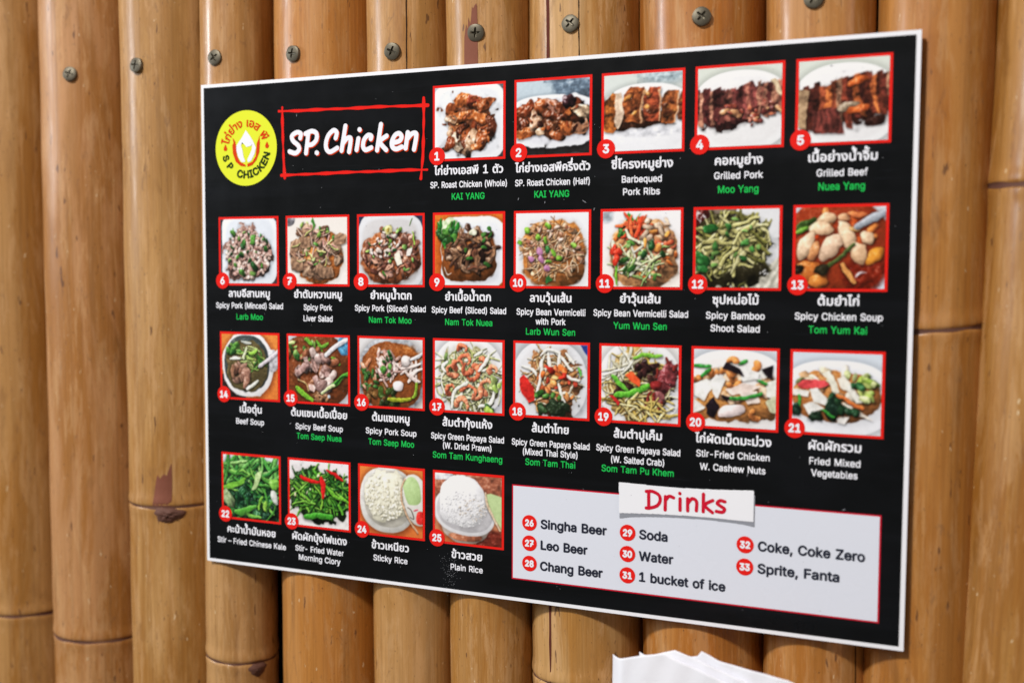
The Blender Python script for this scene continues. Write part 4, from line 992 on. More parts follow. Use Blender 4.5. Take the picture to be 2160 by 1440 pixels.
def pic(i):
    p = Pic(40 + i, (220, 222, 228))
    g = p.g
    if i == 1:
        p.grad((196, 200, 208), (176, 178, 186))
        p.piece(0.98, 0.05, 0.2, 0.14, 0, (92, 92, 98), flat=.8, edge=.1, shadow=0)
        p.piece(0.98, 0.97, 0.16, 0.1, 0, (70, 66, 70), flat=.8, edge=.1, shadow=0)
        p.plate(0.49, 0.5, 0.55, 0.52, 4.0)
        p.piece(0.5, 0.56, 0.37, 0.37, 0, (120, 74, 50), edge=.3, tex=.4, shadow=.3)
        p.heap(16, (.32, .62, .17, .24), PALEMEAT + ROAST, .05, .08, edge=.5, tex=.5, spec=.4)
        p.heap(20, (.56, .66, .30, .20), ROAST + PALEMEAT[:1], .06, .10, edge=.45, tex=.5, spec=.4)
        for x, y, rx, ry, a, c in [(.24, .30, .09, .08, 20, ROAST[0]), (.46, .20, .10, .13, 100, ROAST[2]), (.58, .20, .07, .13, 95, (150, 72, 48)),
                                   (.72, .26, .07, .16, 75, ROAST[0]), (.40, .42, .17, .07, -15, ROAST[2]), (.66, .44, .18, .07, 8, ROAST[2]),
                                   (.80, .50, .10, .06, 60, ROAST[3]), (.26, .46, .08, .09, 60, PALEMEAT[1]), (.30, .72, .08, .13, 30, PALEMEAT[0]),
                                   (.54, .74, .08, .17, 25, (200, 160, 130)), (.72, .68, .09, .17, 30, ROAST[0]), (.84, .62, .07, .12, 20, ROAST[3]),
                                   (.42, .58, .10, .05, -30, ROAST[3]), (.60, .84, .12, .06, -10, ROAST[2]), (.22, .80, .07, .09, 70, ROAST[1])]:
            p.piece(x, y, rx, ry, a, c, edge=.4, tex=.55, spec=.5)
        p.heap(24, (.5, .55, .36, .34), ROAST + [(60, 30, 22)], .012, .03, edge=.4, spec=.3, shadow=.3)
    elif i == 2:
        p.grad((176, 194, 206), (150, 160, 172))
        p.piece(.9, .05, .4, .2, 0, (108, 124, 140), flat=.7, edge=.3, shadow=0, soft=20)
        p.poly([(0, .86), (1, .84), (1, 1), (0, 1)], (44, 42, 42), shadow=0)
        p.plate(.5, .55, .62, .33, 3.0, (226, 229, 236), (212, 214, 224))
        p.piece(.5, .5, .52, .2, 0, (110, 62, 40), edge=.3, tex=.4)
        for x, y, rx, ry, a, c in [(.12, .38, .16, .10, -40, ROAST[1]), (.06, .60, .10, .14, 50, ROAST[3]), (.20, .66, .20, .08, -30, ROAST[2]), (.30, .46, .07, .18, 30, (208, 164, 134)),
                                   (.36, .34, .08, .12, 80, ROAST[0]), (.52, .36, .10, .08, 20, (196, 140, 120)), (.38, .66, .06, .16, 75, (216, 182, 150)),
                                   (.54, .62, .14, .18, 70, (104, 62, 38)), (.72, .36, .09, .14, 80, ROAST[1]), (.70, .28, .07, .07, 0, (70, 40, 46)), (.74, .60, .12, .14, 40, ROAST[2]),
                                   (.90, .44, .14, .09, 30, (206, 176, 146)), (.90, .64, .10, .10, 0, (180, 130, 100)), (.60, .50, .20, .04, 12, ROAST[3]), (.58, .76, .08, .05, 30, ROAST[0])]:
            p.piece(x, y, rx, ry, a, c, edge=.4, tex=.55, spec=.5)
        p.heap(22, (.5, .52, .46, .22), ROAST + [(60, 30, 22)], .012, .035, edge=.4, spec=.4, shadow=.3)
    elif i == 3:
        p.grad((196, 206, 200), (206, 208, 212))
        p.piece(.8, .02, .3, .12, 0, (150, 168, 176), flat=.8, edge=.3, shadow=0, soft=20)
        p.plate(.55, .62, .62, .46, 2.4, (234, 236, 240), (226, 228, 234))
        p.piece(.60, .76, .38, .05, 0, (196, 198, 206), flat=.9, edge=0, shadow=0, soft=8)
        p.piece(.46, .60, .52, .10, -4, (66, 38, 24), edge=.3, tex=.4)
        p.poly([(0, .34), (.12, .22), (.2, .24), (.24, .6), (.12, .76), (0, .74)], (150, 90, 44), tex=.7)
        p.poly([(.16, .24), (.22, .22), (.26, .40), (.24, .62), (.18, .72), (.14, .62)], (226, 196, 170), tex=.25)
        for x, w, y0, y1, c in ((.36, .20, .17, .64, (136, 78, 44)), (.60, .17, .18, .63, (140, 70, 46)), (.82, .17, .24, .67, (124, 74, 42)), (1.0, .10, .26, .64, (88, 52, 34))):
            p.poly([(x - w * .55, y1 - .02), (x - w * .5, y0 + .1), (x - w * .1, y0), (x + w * .8, y0 + .01), (x + w * .75, y0 + .2), (x + w * .55, y1)], c, tex=.75, shadow=.55)
            p.poly([(x + w * .70, y0 + .05), (x + w * .82, y0 + .04), (x + w * .62, y1), (x + w * .50, y1)], (210, 160, 124), tex=.3, shadow=0)
            for _ in range(6):
                p.piece(x + g.uniform(-.3, .4) * w, g.uniform(y0 + .06, y1 - .08), .022, .04, g.uniform(50, 130), (84, 44, 26) if g.random() < .65 else (206, 140, 76), edge=.4, shadow=0, spec=.5, soft=5)
    elif i in (4, 5):
        p.grad((198, 206, 194), (204, 206, 208))
        p.plate(.52, .56, .60, .48, 2.3, (234, 236, 238), (224, 224, 226))
        meat = [(134, 80, 72), (112, 62, 58), (156, 100, 86), (92, 48, 46), (170, 120, 100)] if i == 4 else [(138, 74, 50), (108, 54, 40), (170, 96, 56), (84, 42, 34), (160, 120, 96)]
        if i == 4:
            p.piece(.46, .52, .50, .20, -8, (86, 46, 44), edge=.3)
            k = 0
            for x in np.arange(-.02, 1.02, .043):
                top = .30 - .10 * x + g.uniform(-.03, .03)
                bot = .72 - .20 * max(0, x - .35) + g.uniform(-.04, .04)
                ln = g.uniform(-.02, .05)
                c = np.asarray(meat[int(g.integers(5))]) * g.uniform(.8, 1.1)
                p.poly([(x, top), (x + .045, top - .02), (x + .055 + ln, (top + bot) / 2), (x + .05 + ln, bot), (x + ln * .5 - .005, bot - .02), (x - .008, (top + bot) / 2)], c, tex=.7, shadow=.4)
            p.heap(40, (.66, .56, .34, .14), [(190, 110, 84), (150, 76, 60), (206, 150, 110), (110, 54, 50)], .015, .035, edge=.4, spec=.5)
            p.poly([(.86, .20), (.92, .18), (1.0, .34), (1, .42), (.94, .38)], (196, 172, 140), tex=.3)
            p.piece(.66, .74, .02, .018, 0, (86, 44, 38))
        else:
            p.piece(.55, .52, .5, .24, 0, (80, 42, 32), edge=.3)
            for x in np.arange(.0, 1.04, .062):
                top = .36 - .16 * min(1, x / .65) + g.uniform(-.04, .03)
                bot = (.86 if x < .52 else .72) + g.uniform(-.04, .03)
                ln = g.uniform(-.01, .05) + (.06 if x > .45 else 0)
                c = np.asarray(meat[int(g.integers(5))]) * g.uniform(.8, 1.1)
                p.poly([(x - .01, top), (x + .055, top - .02), (x + .065 + ln * .5, (top + bot) / 2), (x + .06 + ln, bot), (x + ln - .01, bot - .015), (x - .012, (top + bot) / 2)], c, tex=.7, shadow=.45)
            p.poly([(0, .34), (.12, .38), (.10, .84), (0, .8)], (168, 140, 112), tex=.3)
            p.poly([(.16, .60), (.46, .58), (.52, .90), (.18, .88)], (98, 52, 46), tex=.5, freq=.5, ang=0)
            p.piece(.55, .58, .05, .14, 80, (150, 132, 112), edge=.2)
            p.piece(.66, .28, .05, .12, 70, (186, 92, 46), edge=.3)
            p.piece(.68, .62, .05, .14, 75, (184, 92, 46), edge=.4)
            p.piece(.86, .76, .12, .07, -10, (52, 28, 22), edge=.4)
    elif i == 6:
        p.grad((70, 66, 74), (90, 74, 78))
        p.plate(.52, .48, .49, .52, 5.0, (222, 228, 238), (204, 212, 224))
        p.piece(.5, .56, .40, .37, 0, (150, 118, 108), edge=.25, tex=.4)
        p.heap(420, (.5, .54, .40, .38), [(206, 176, 164), (186, 150, 140), (224, 202, 190), (164, 126, 116), (196, 164, 150)], .016, .032, asp=(1, 1.8), edge=.4, spec=.3, shadow=.4)
        p.heap(26, (.5, .5, .38, .36), GREENS, .014, .034, edge=.3)
        for x, y in ((.22, .22), (.58, .34), (.42, .36), (.36, .82), (.82, .46), (.6, .72), (.40, .42)):
            p.piece(x, y, .055, .035, g.uniform(0, 90), GREENS[int(g.integers(3))], edge=.5)
    elif i == 7:
        p.grad((222, 214, 206), (226, 220, 214))
        p.piece(.02, .02, .12, .09, 0, (120, 118, 124), flat=.8, edge=.2, shadow=0)
        p.piece(.55, .62, .40, .36, 0, (180, 112, 58), edge=.12, soft=5, tex=.3, shadow=.2)
        p.heap(30, (.48, .52, .44, .38), [(140, 108, 88), (118, 88, 70), (158, 128, 106)], .04, .08, asp=(1, 1.6), n=3.2, edge=.3, tex=.3, spec=.15)
        p.slabs(26, (.48, .52, .42, .36), [(156, 126, 104), (134, 104, 86), (170, 142, 120)], .06, .11)
        p.heap(22, (.48, .45, .36, .30), [(182, 150, 128), (206, 176, 150), (120, 88, 72)], .02, .04, edge=.5)
        p.strands(22, (.48, .42, .34, .30), [(214, 180, 160), (206, 150, 140), (196, 200, 130)], (.018, .034), (.08, .18))
        p.heap(16, (.46, .40, .38, .36), LIME + GREENS[:2], .018, .035, edge=.3)
        p.poly([(.40, .06), (.43, .0), (.47, .12), (.42, .16)], (70, 124, 56))
        for x, y, a in ((.16, .42, 20), (.16, .72, 50), (.56, .78, 10), (.66, .82, 0), (.88, .32, 70), (.30, .36, 0)):
            p.poly([(x - .11, y - .05), (x - .02, y - .09), (x + .10, y - .06), (x + .11, y + .06), (x + .02, y + .10), (x - .09, y + .07)], (152, 122, 100), tex=.3, shade=1.2, freq=.4, ang=a)
        p.strands(14, (.48, .46, .34, .30), [(206, 206, 130), (214, 180, 160)], (.016, .03), (.06, .14))
    elif i == 8:
        p.grad((52, 58, 86), (196, 200, 206))
        p.plate(.5, .52, .52, .52, 4.0, (206, 208, 214), (190, 188, 190))
        p.piece(.5, .60, .45, .36, 0, (160, 98, 62), edge=.08, soft=5, tex=.3, shadow=.25)
        p.heap(90, (.5, .54, .43, .36), [(150, 104, 84), (124, 80, 64), (178, 130, 108), (100, 60, 48), (196, 152, 136)], .022, .05, asp=(1.4, 3.2), edge=.4, spec=.4)
        p.slabs(30, (.5, .56, .40, .32), [(158, 112, 92), (186, 140, 120), (134, 88, 72)], .03, .06, asp=(1.4, 3))
        p.heap(34, (.42, .46, .26, .22), [(236, 216, 204), (222, 186, 176), (244, 232, 222)], .014, .034, asp=(1.2, 2.6), edge=.4)
        p.heap(22, (.5, .48, .42, .40), GREENS + LIME, .014, .03, edge=.3)
        p.piece(.48, .20, .06, .065, 0, (222, 214, 150), edge=.1)
        p.piece(.48, .20, .025, .03, 0, (160, 140, 70), edge=.1, shadow=0)
        p.poly([(.56, .56), (.64, .50), (.68, .70), (.60, .72)], (238, 228, 206))
        p.poly([(.76, .48), (.84, .46), (.80, .58), (.74, .58)], (240, 234, 226))
        p.curve([(.85, .22), (.86, .42)], .03, (150, 186, 84))
        p.curve([(.80, .14), (.84, .04)], .012, (90, 130, 60))
    elif i == 9:
        p.grad((212, 116, 46), (196, 98, 40))
        p.plate(.56, .54, .46, .48, 5.0, (228, 232, 240), (220, 224, 234))
        p.piece(.20, .20, .18, .14, 0, (196, 216, 170), edge=.3, flat=.4)
        p.piece(.50, .60, .40, .32, 0, (140, 84, 42), n=4, edge=.04, soft=3, tex=.15, shadow=.15)
        for pts in ([(.08, .05), (.10, .3), (.16, .46)], [(.30, .10), (.26, .26), (.20, .40)], [(.04, .12), (.10, .30)], [(.36, .12), (.32, .24)], [(.14, .2), (.2, .34), (.3, .4)]):
            p.curve(pts, .05, (52, 128, 52), taper=.5)
        p.heap(12, (.17, .34, .13, .18), GREENS[:3], .03, .06, edge=.4)
        p.heap(80, (.54, .50, .36, .30), [(128, 96, 74), (102, 72, 56), (150, 116, 90), (78, 52, 40), (160, 128, 104)], .025, .055, asp=(1.6, 3.6), edge=.4, spec=.4)
        p.heap(10, (.66, .56, .22, .16), [(52, 34, 28)], .04, .07, edge=.4)
        p.slabs(34, (.52, .50, .34, .30), [(146, 110, 84), (120, 86, 66), (168, 130, 102), (92, 62, 48)], .035, .07, asp=(2.0, 4.5))
        p.piece(.58, .25, .05, .035, 10, (224, 226, 196))
        p.heap(8, (.6, .46, .32, .34), GREENS[:2], .02, .035)
        p.curve([(.14, .76), (.20, .84), (.26, .82)], .012, (240, 238, 236), shadow=0)
    elif i == 10:
        p.grad((222, 224, 232), (228, 226, 226))
        p.piece(.52, .56, .43, .42, 0, (196, 128, 70), n=3, edge=.06, soft=5, tex=.2, shadow=.2)
        p.heap(120, (.5, .52, .42, .40), [(192, 148, 108), (166, 118, 84), (212, 172, 136), (206, 150, 120)], .025, .05, edge=.4, tex=.4, shadow=.3)
        p.strands(120, (.52, .50, .40, .38), [(210, 172, 132), (190, 146, 104), (224, 196, 164), (150, 104, 70)], (.008, .018), (.08, .24), bend=1.4, shadow=.3)
        p.heap(34, (.5, .42, .36, .30), [(206, 160, 136), (222, 190, 170), (168, 110, 84)], .014, .03, edge=.5)
        for x, y, a in ((.34, .52, 50), (.22, .62, 20), (.42, .76, 30), (.36, .62, 80)):
            p.piece(x, y, .05, .035, a, (178, 124, 160), n=1.8, edge=.3, tex=.25, flat=.4)
        for x, y, a in ((.42, .38, 80), (.44, .50, 80), (.46, .66, 20), (.52, .54, 60), (.44, .18, 30), (.80, .44, 40), (.06, .40, 30), (.16, .24, 80), (.60, .60, 0), (.30, .34, 40)):
            p.piece(x, y, .045, .03, a, (120, 168, 62) if g.random() < .6 else (50, 100, 50), n=3.5, edge=.2)
        p.poly([(.40, .90), (.46, .84), (.52, .92), (.44, .98)], (56, 112, 60))
    elif i == 11:
        p.grad((228, 228, 234), (236, 224, 212))
        p.piece(.04, .06, .10, .10, 0, (150, 160, 168), flat=.8, edge=.3, shadow=0, soft=10)
        p.piece(.54, .56, .44, .42, 0, (216, 160, 112), n=2.5, edge=.1, soft=6, tex=.3, shadow=.2)
        p.heap(70, (.56, .50, .40, .38), [(206, 140, 98), (190, 96, 66), (214, 176, 140), (170, 120, 90), (216, 120, 60)], .022, .05, edge=.4, spec=.4)
        p.poly([(.28, .20), (.34, .0), (.42, .12), (.50, .02), (.46, .12), (.36, .22)], (66, 138, 52))
        p.heap(8, (.24, .26, .08, .08), GREENS[:3], .03, .05)
        p.strands(14, (.42, .22, .10, .08), [(224, 80, 50), (236, 110, 70)], (.04, .06), (.2, .3), bend=.3)
        p.strands(40, (.5, .60, .32, .28), [(222, 224, 186), (206, 214, 160), (236, 236, 214), (150, 180, 110)], (.02, .04), (.14, .30), bend=.8)
        p.heap(16, (.7, .30, .22, .2), [(216, 186, 160), (226, 150, 80), (190, 90, 60)], .03, .05)
        p.heap(10, (.5, .64, .36, .28), GREENS + [(200, 60, 40)], .025, .045)
        p.curve([(.14, .40), (.16, .60), (.20, .80)], .07, (228, 232, 204), taper=.4)
        p.curve([(.18, .70), (.20, .96)], .04, (120, 180, 60))
        p.heap(4, (.18, .58, .1, .1), [(206, 60, 40)], .04, .06)
    elif i == 12:
        p.grad((120, 108, 96), (176, 172, 160))
        p.plate(.86, .36, .40, .62, 2.4, (220, 224, 232), (206, 208, 212))
        p.poly([(.35, .98), (.9, .7), (1, .6), (1, 1), (.3, 1)], (196, 192, 176), shadow=0, freq=.35, ang=30)
        p.piece(.06, .14, .12, .22, 0, (84, 30, 26), edge=.3, shadow=0)
        p.piece(.44, .54, .46, .44, 0, (58, 54, 30), edge=.2, tex=.4, shadow=.3)
        p.strands(110, (.46, .48, .42, .40), [(178, 172, 112), (150, 146, 86), (200, 194, 140), (120, 118, 64), (96, 96, 50)], (.025, .05), (.16, .34), bend=.7, spec=.35)
        p.piece(.60, .82, .28, .09, -14, (44, 40, 24), edge=.12, soft=6, shadow=0)
        p.strands(22, (.42, .44, .32, .34), [(206, 200, 146), (186, 180, 120)], (.04, .06), (.22, .36), bend=.5)
        for x, y, rx, ry, a in ((.18, .26, .05, .08, 80), (.08, .66, .09, .06, 40), (.10, .76, .08, .05, 20), (.58, .62, .05, .03, 40), (.40, .22, .04, .03, 0)):
            p.piece(x, y, rx, ry, a, (44, 102, 48), edge=.4)
        p.heap(14, (.44, .46, .36, .34), [(126, 166, 92), (70, 120, 60)], .018, .035)
        p.strands(12, (.06, .07, .06, .06), [(244, 244, 248)], (.006, .012), (.03, .07), shadow=0)
        p.heap(6, (.84, .80, .05, .03), [(250, 252, 255)], .006, .012, shadow=0)
    elif i == 13:
        p.grad((212, 218, 228), (190, 202, 220))
        p.piece(.46, .46, .58, .55, 0, (142, 58, 30), n=2.2, edge=.03, tex=.12, shadow=.4, flat=.5)
        p.piece(.80, .80, .24, .2, -40, (116, 36, 18), edge=.2, shadow=0, soft=14, flat=.6)
        p.heap(16, (.5, .3, .42, .24), [(206, 92, 40), (190, 70, 30), (220, 130, 70)], .04, .07, shadow=.25)
        p.piece(.10, .22, .16, .05, -30, (60, 84, 36), edge=.4)
        p.piece(.08, .28, .09, .03, -25, (96, 140, 52), edge=.2)
        for x, y, rx, ry, a, c in ((.36, .14, .11, .06, -15, (232, 188, 150)), (.55, .13, .06, .04, 20, (230, 170, 130)), (.30, .28, .13, .08, 5, (230, 186, 150)), (.12, .48, .07, .15, 25, (238, 200, 166)),
                                   (.40, .50, .09, .17, 35, (234, 194, 164)), (.58, .38, .07, .19, -20, (236, 196, 160)), (.70, .56, .09, .13, -25, (230, 184, 146)), (.80, .38, .07, .08, -40, (238, 196, 160)),
                                   (.88, .60, .11, .07, -50, (214, 138, 56)), (.66, .27, .06, .03, 10, (236, 176, 110)), (.70, .10, .12, .03, 10, (214, 122, 76)), (.22, .54, .05, .09, 20, (206, 140, 96)),
                                   (.18, .80, .16, .11, 30, (190, 110, 52)), (.26, .92, .10, .07, 0, (206, 126, 60))):
            p.piece(x, y, rx * 1.12, ry * 1.12, a, c, n=1.7, edge=.16, tex=.14, spec=.35, shadow=.4)
        p.curve([(.54, .70), (.60, .80), (.66, .92)], .06, (222, 150, 90))
        p.curve([(.66, .46), (.50, .62), (.36, .74)], .05, (74, 88, 44))
        p.piece(.32, .76, .10, .06, -20, (46, 42, 26), edge=.4)
        p.piece(.03, .76, .05, .05, 0, (40, 36, 24), edge=.3)
        p.curve([(.68, .24), (.84, .16), (1.02, .06)], .08, (150, 156, 166), taper=.2)
        p.curve([(.68, .84), (.72, .80), (.80, .80)], .015, (226, 226, 240), shadow=0)
    elif i == 14:
        p.grad((214, 130, 68), (204, 116, 58))
        p.poly([(.3, 0), (1, .3), (1, .34), (.3, .03)], (150, 84, 44), shadow=0)
        p.piece(.16, .86, .26, .18, 20, (74, 48, 46), edge=.2, shadow=0, flat=.5)
        p.piece(.47, .48, .45, .47, 0, (232, 230, 232), edge=0, tex=.04, flat=.7, shadow=.5)
        p.piece(.88, .38, .12, .16, 0, (206, 204, 212), edge=.2, flat=.6, shadow=.2)
        p.piece(.45, .46, .40, .42, 0, (66, 74, 74), edge=0, tex=.1, flat=.5, shadow=0)
        p.piece(.45, .50, .36, .38, 0, (98, 88, 58), edge=.05, tex=.2, shadow=0, flat=.6)
        p.heap(16, (.22, .24, .10, .09), GREENS, .025, .05)
        p.strands(26, (.56, .36, .20, .16), LIME + GREENS[:2], (.018, .035), (.1, .22))
        p.heap(12, (.34, .60, .14, .18), [(140, 108, 92), (164, 128, 112), (112, 80, 66)], .04, .07)
        p.piece(.44, .62, .09, .09, 0, (166, 126, 110), edge=.2)
        p.piece(.44, .76, .05, .10, 20, (150, 112, 96))
        p.curve([(.18, .52), (.22, .66)], .07, (150, 112, 90))
        p.curve([(.16, .39), (.34, .38)], .04, (232, 234, 220))
        p.curve([(.40, .38), (.44, .20)], .04, (214, 222, 180))
        p.curve([(.46, .86), (.64, .72)], .05, (230, 234, 220))
        p.curve([(.50, .30), (.64, .24)], .05, (140, 190, 80))
        p.curve([(.36, .12), (.52, .13)], .03, (200, 206, 196))
        p.curve([(.68, .48), (.84, .38), (1.0, .26)], .06, (206, 196, 206), taper=.2)
    elif i == 15:
        p.grad((208, 212, 222), (200, 200, 206))
        p.piece(.46, .52, .60, .55, 0, (112, 64, 36), n=2.2, edge=.02, tex=.2, flat=.5)
        p.piece(.95, .14, .12, .12, 40, (90, 150, 190), edge=.2, shadow=0, flat=.5)
        p.heap(26, (.25, .20, .26, .16), GREENS + LIME + [(120, 90, 50)], .025, .06, asp=(1.6, 3))
        for pts in ([(.40, .12), (.30, .04)], [(.50, .08), (.60, .26), (.70, .22)], [(.74, .32), (.86, .42)], [(.52, .16), (.66, .10)]):
            p.curve(pts, .05, (110, 160, 60))
        p.heap(18, (.46, .50, .36, .30), [(132, 84, 60), (104, 62, 42), (150, 100, 74)], .04, .07)
        p.slabs(12, (.46, .52, .30, .28), [(196, 166, 158), (170, 136, 128)], .05, .09)
        p.heap(14, (.46, .52, .30, .30), [(196, 166, 160), (176, 142, 136), (212, 186, 178), (160, 124, 116)], .045, .085, asp=(1.1, 1.9), n=2.8, edge=.4, tex=.3)
        p.curve([(.72, .74), (.84, .66), (1.0, .56)], .07, (84, 150, 56))
        p.curve([(.74, .72), (.88, .62), (.98, .60)], .025, (40, 100, 40))
        p.curve([(.56, .84), (.66, .78), (.76, .72)], .06, (208, 222, 160))
        p.curve([(.14, .78), (.26, .88), (.40, .98)], .08, (124, 180, 60))
        p.curve([(.16, .66), (.30, .72), (.34, .82)], .02, (190, 160, 110))
        p.heap(10, (.54, .92, .14, .07), [(150, 110, 80), (120, 84, 56)], .03, .05)
        p.heap(5, (.70, .88, .03, .06), [(190, 214, 246)], .010, .02, shadow=0)
        p.curve([(.64, .28), (.80, .14), (.98, .04)], .07, (214, 212, 220), taper=.2)
    elif i == 16:
        p.grad((206, 204, 206), (212, 206, 200))
        p.piece(.52, .53, .54, .52, 0, (176, 180, 188), edge=0, flat=.6)
        p.piece(.50, .55, .49, .48, 0, (134, 80, 42), edge=.02, tex=.15, flat=.6)
        p.piece(.76, .24, .22, .14, 20, (150, 90, 44), edge=.2, shadow=0, flat=.7, soft=12)
        p.heap(20, (.16, .60, .12, .26), [(200, 150, 124), (70, 112, 54), (52, 92, 44), (180, 120, 90)], .025, .06, asp=(1.8, 3.6))
        p.heap(16, (.40, .84, .28, .12), [(58, 78, 34), (80, 104, 44), (46, 60, 30), (110, 80, 44)], .04, .07)
        p.heap(30, (.46, .36, .22, .20), [(222, 188, 178), (204, 164, 152), (236, 212, 204), (180, 130, 116)], .03, .06, asp=(1.6, 3.4), edge=.4)
        p.strands(14, (.50, .50, .20, .14), [(230, 204, 196), (210, 170, 160)], (.03, .05), (.14, .22))
        p.strands(8, (.86, .46, .06, .10), [(232, 210, 202)], (.04, .06), (.16, .24))
        p.piece(.74, .32, .07, .08, 30, (226, 214, 210), edge=.2)
        p.piece(.62, .69, .08, .075, 0, (240, 230, 232), edge=.06, tex=.08)
        p.heap(8, (.48, .40, .1, .2), GREENS[:3], .025, .045)
        p.curve([(.46, .88), (.62, .90), (.80, .88)], .06, (150, 160, 50))
        p.curve([(.90, .62), (.91, .74), (.84, .86)], .05, (130, 160, 56))
        p.curve([(.82, .30), (1.0, .20)], .05, (210, 212, 218))
    elif i == 17:
        p.grad((206, 206, 210), (192, 194, 204))
        p.plate(.5, .52, .53, .55, 2.2, (226, 226, 228), (208, 206, 204))
        p.piece(.50, .55, .42, .44, 0, (176, 168, 128), edge=.2, tex=.3, shadow=.2)
        p.strands(120, (.48, .52, .44, .44), [(222, 224, 186), (204, 208, 156), (236, 236, 214), (180, 186, 120)], (.014, .03), (.16, .40), bend=1.2)
        p.heap(10, (.2, .3, .08, .1), [(150, 180, 110)], .02, .04)
        for x, y, r, a in ((.42, .10, .05, 180), (.26, .42, .08, 60), (.46, .28, .08, 200), (.56, .44, .10, 300), (.48, .40, .07, 30), (.78, .64, .09, 100), (.86, .40, .06, 150), (.52, .72, .10, 200),
                           (.62, .74, .07, 330), (.24, .70, .07, 120), (.42, .90, .09, 180), (.70, .30, .05, 270), (.36, .34, .07, 140)):
            p.prawn(x, y, r, a, (226, 124, 92) if g.random() < .6 else (236, 146, 112))
        for pts in ([(.26, .96), (.30, .72), (.50, .58)], [(.66, .42), (.78, .26), (.80, .18)], [(.16, .44), (.12, .38), (.20, .30)], [(.66, .92), (.84, .86), (.88, .68)], [(.60, .20), (.7, .14)]):
            p.curve(pts, .045, (236, 238, 222), taper=.4)
        p.heap(6, (.90, .60, .06, .08), LIME, .03, .05)
        p.heap(4, (.82, .94, .10, .04), [(150, 180, 80), (60, 90, 50)], .04, .06)
    elif i == 18:
        p.grad((176, 180, 186), (204, 206, 214))
        p.poly([(.9, 0), (1, 0), (1, .16)], (50, 70, 140), shadow=0)
        p.plate(.48, .52, .52, .54, 2.2, (214, 216, 222), (206, 206, 210))
        p.piece(.53, .54, .38, .40, 0, (160, 112, 76), edge=.25, tex=.3, shadow=.2)
        p.strands(80, (.52, .48, .38, .38), [(226, 214, 180), (206, 170, 120), (236, 228, 204), (190, 140, 90)], (.014, .03), (.14, .32), bend=1.0)
        p.heap(34, (.58, .54, .28, .26), [(206, 118, 70), (190, 94, 56), (222, 150, 96), (196, 80, 60)], .02, .042, edge=.3)
        p.poly([(.04, .50), (.12, .44), (.26, .62), (.28, .78), (.20, .84), (.10, .70)], (206, 50, 44), tex=.3)
        for pts in ([(.38, .22), (.36, .46), (.28, .78)], [(.56, .12), (.66, .20), (.78, .36)], [(.64, .36), (.76, .46), (.90, .48)], [(.46, .12), (.50, .36)], [(.60, .54), (.66, .74), (.76, .90)],
                    [(.10, .32), (.24, .36), (.30, .44)], [(.36, .16), (.46, .08), (.62, .12)], [(.70, .12), (.82, .26)], [(.62, .12), (.60, .30)]):
            p.curve(pts, .042, (240, 238, 226), taper=.45)
        p.piece(.60, .44, .08, .035, -5, (232, 186, 120), edge=.1)
        p.piece(.54, .52, .045, .045, 0, (228, 150, 90), edge=.1)
        p.heap(8, (.56, .36, .2, .12), [(214, 60, 44), (230, 120, 60)], .03, .05)
        p.heap(14, (.54, .88, .20, .06), [(38, 52, 34), (50, 74, 44)], .04, .07)
        p.heap(5, (.5, .7, .3, .2), GREENS[:2], .025, .04)
        p.curve([(.88, .32), (.92, .42)], .04, (110, 180, 90))
    elif i == 19:
        p.grad((214, 212, 210), (206, 208, 216))
        p.plate(.5, .5, .54, .55, 2.2, (224, 224, 226), (212, 212, 214))
        p.piece(.50, .52, .40, .42, 0, (176, 146, 92), edge=.25, tex=.3, shadow=.2)
        p.strands(120, (.48, .52, .42, .42), [(224, 204, 140), (206, 180, 108), (236, 224, 178), (190, 160, 84)], (.016, .032), (.16, .36), bend=.9)
        p.strands(16, (.26, .26, .16, .14), [(238, 236, 214), (230, 224, 190)], (.025, .045), (.2, .34), bend=.3)
        p.heap(14, (.62, .32, .18, .12), [(60, 34, 34), (40, 24, 26), (84, 50, 44)], .04, .06)
        p.heap(6, (.28, .58, .08, .08), [(62, 40, 32)], .04, .06)
        p.curve([(.42, .16), (.56, .11), (.78, .12)], .055, (124, 184, 70))
        p.curve([(.14, .40), (.24, .48), (.36, .58)], .05, (104, 176, 64))
        p.curve([(.20, .66), (.44, .60), (.62, .52)], .085, (96, 168, 58))
        p.poly([(.32, .38), (.40, .33), (.52, .46), (.50, .54), (.42, .50)], (232, 92, 52), tex=.2)
        p.poly([(.10, .66), (.16, .66), (.26, .76), (.24, .80)], (206, 50, 50), tex=.2)
        p.piece(.84, .42, .12, .19, 15, (128, 60, 64), edge=.25, tex=.5, spec=.35)
        p.piece(.76, .66, .08, .08, 0, (150, 96, 96), edge=.25, tex=.4)
        p.piece(.70, .50, .06, .06, 0, (150, 50, 50), edge=.3)
        for pts in ([(.66, .60), (.58, .74), (.56, .90)], [(.70, .62), (.66, .76), (.64, .88)], [(.80, .70), (.78, .80), (.70, .84)], [(.88, .24), (.84, .14)], [(.94, .30), (.98, .22)], [(.72, .40), (.74, .28)]):
            p.curve(pts, .04, (126, 48, 42), taper=.4)
        p.curve([(.34, .86), (.40, .72), (.48, .62)], .045, (226, 208, 140), taper=.4)
        p.strands(16, (.62, .84, .28, .08), [(228, 208, 146), (206, 180, 104)], (.025, .04), (.2, .3), bend=.7)
    elif i == 20:
        p.grad((196, 204, 214), (214, 212, 212))
        p.plate(.5, .60, .64, .56, 2.6, (232, 234, 240), (226, 222, 220))
        p.piece(.5, .70, .52, .22, 0, (186, 130, 76), edge=.15, tex=.2, shadow=.15)
        p.heap(14, (.5, .46, .44, .2), [(206, 160, 120), (224, 190, 160)], .05, .08)
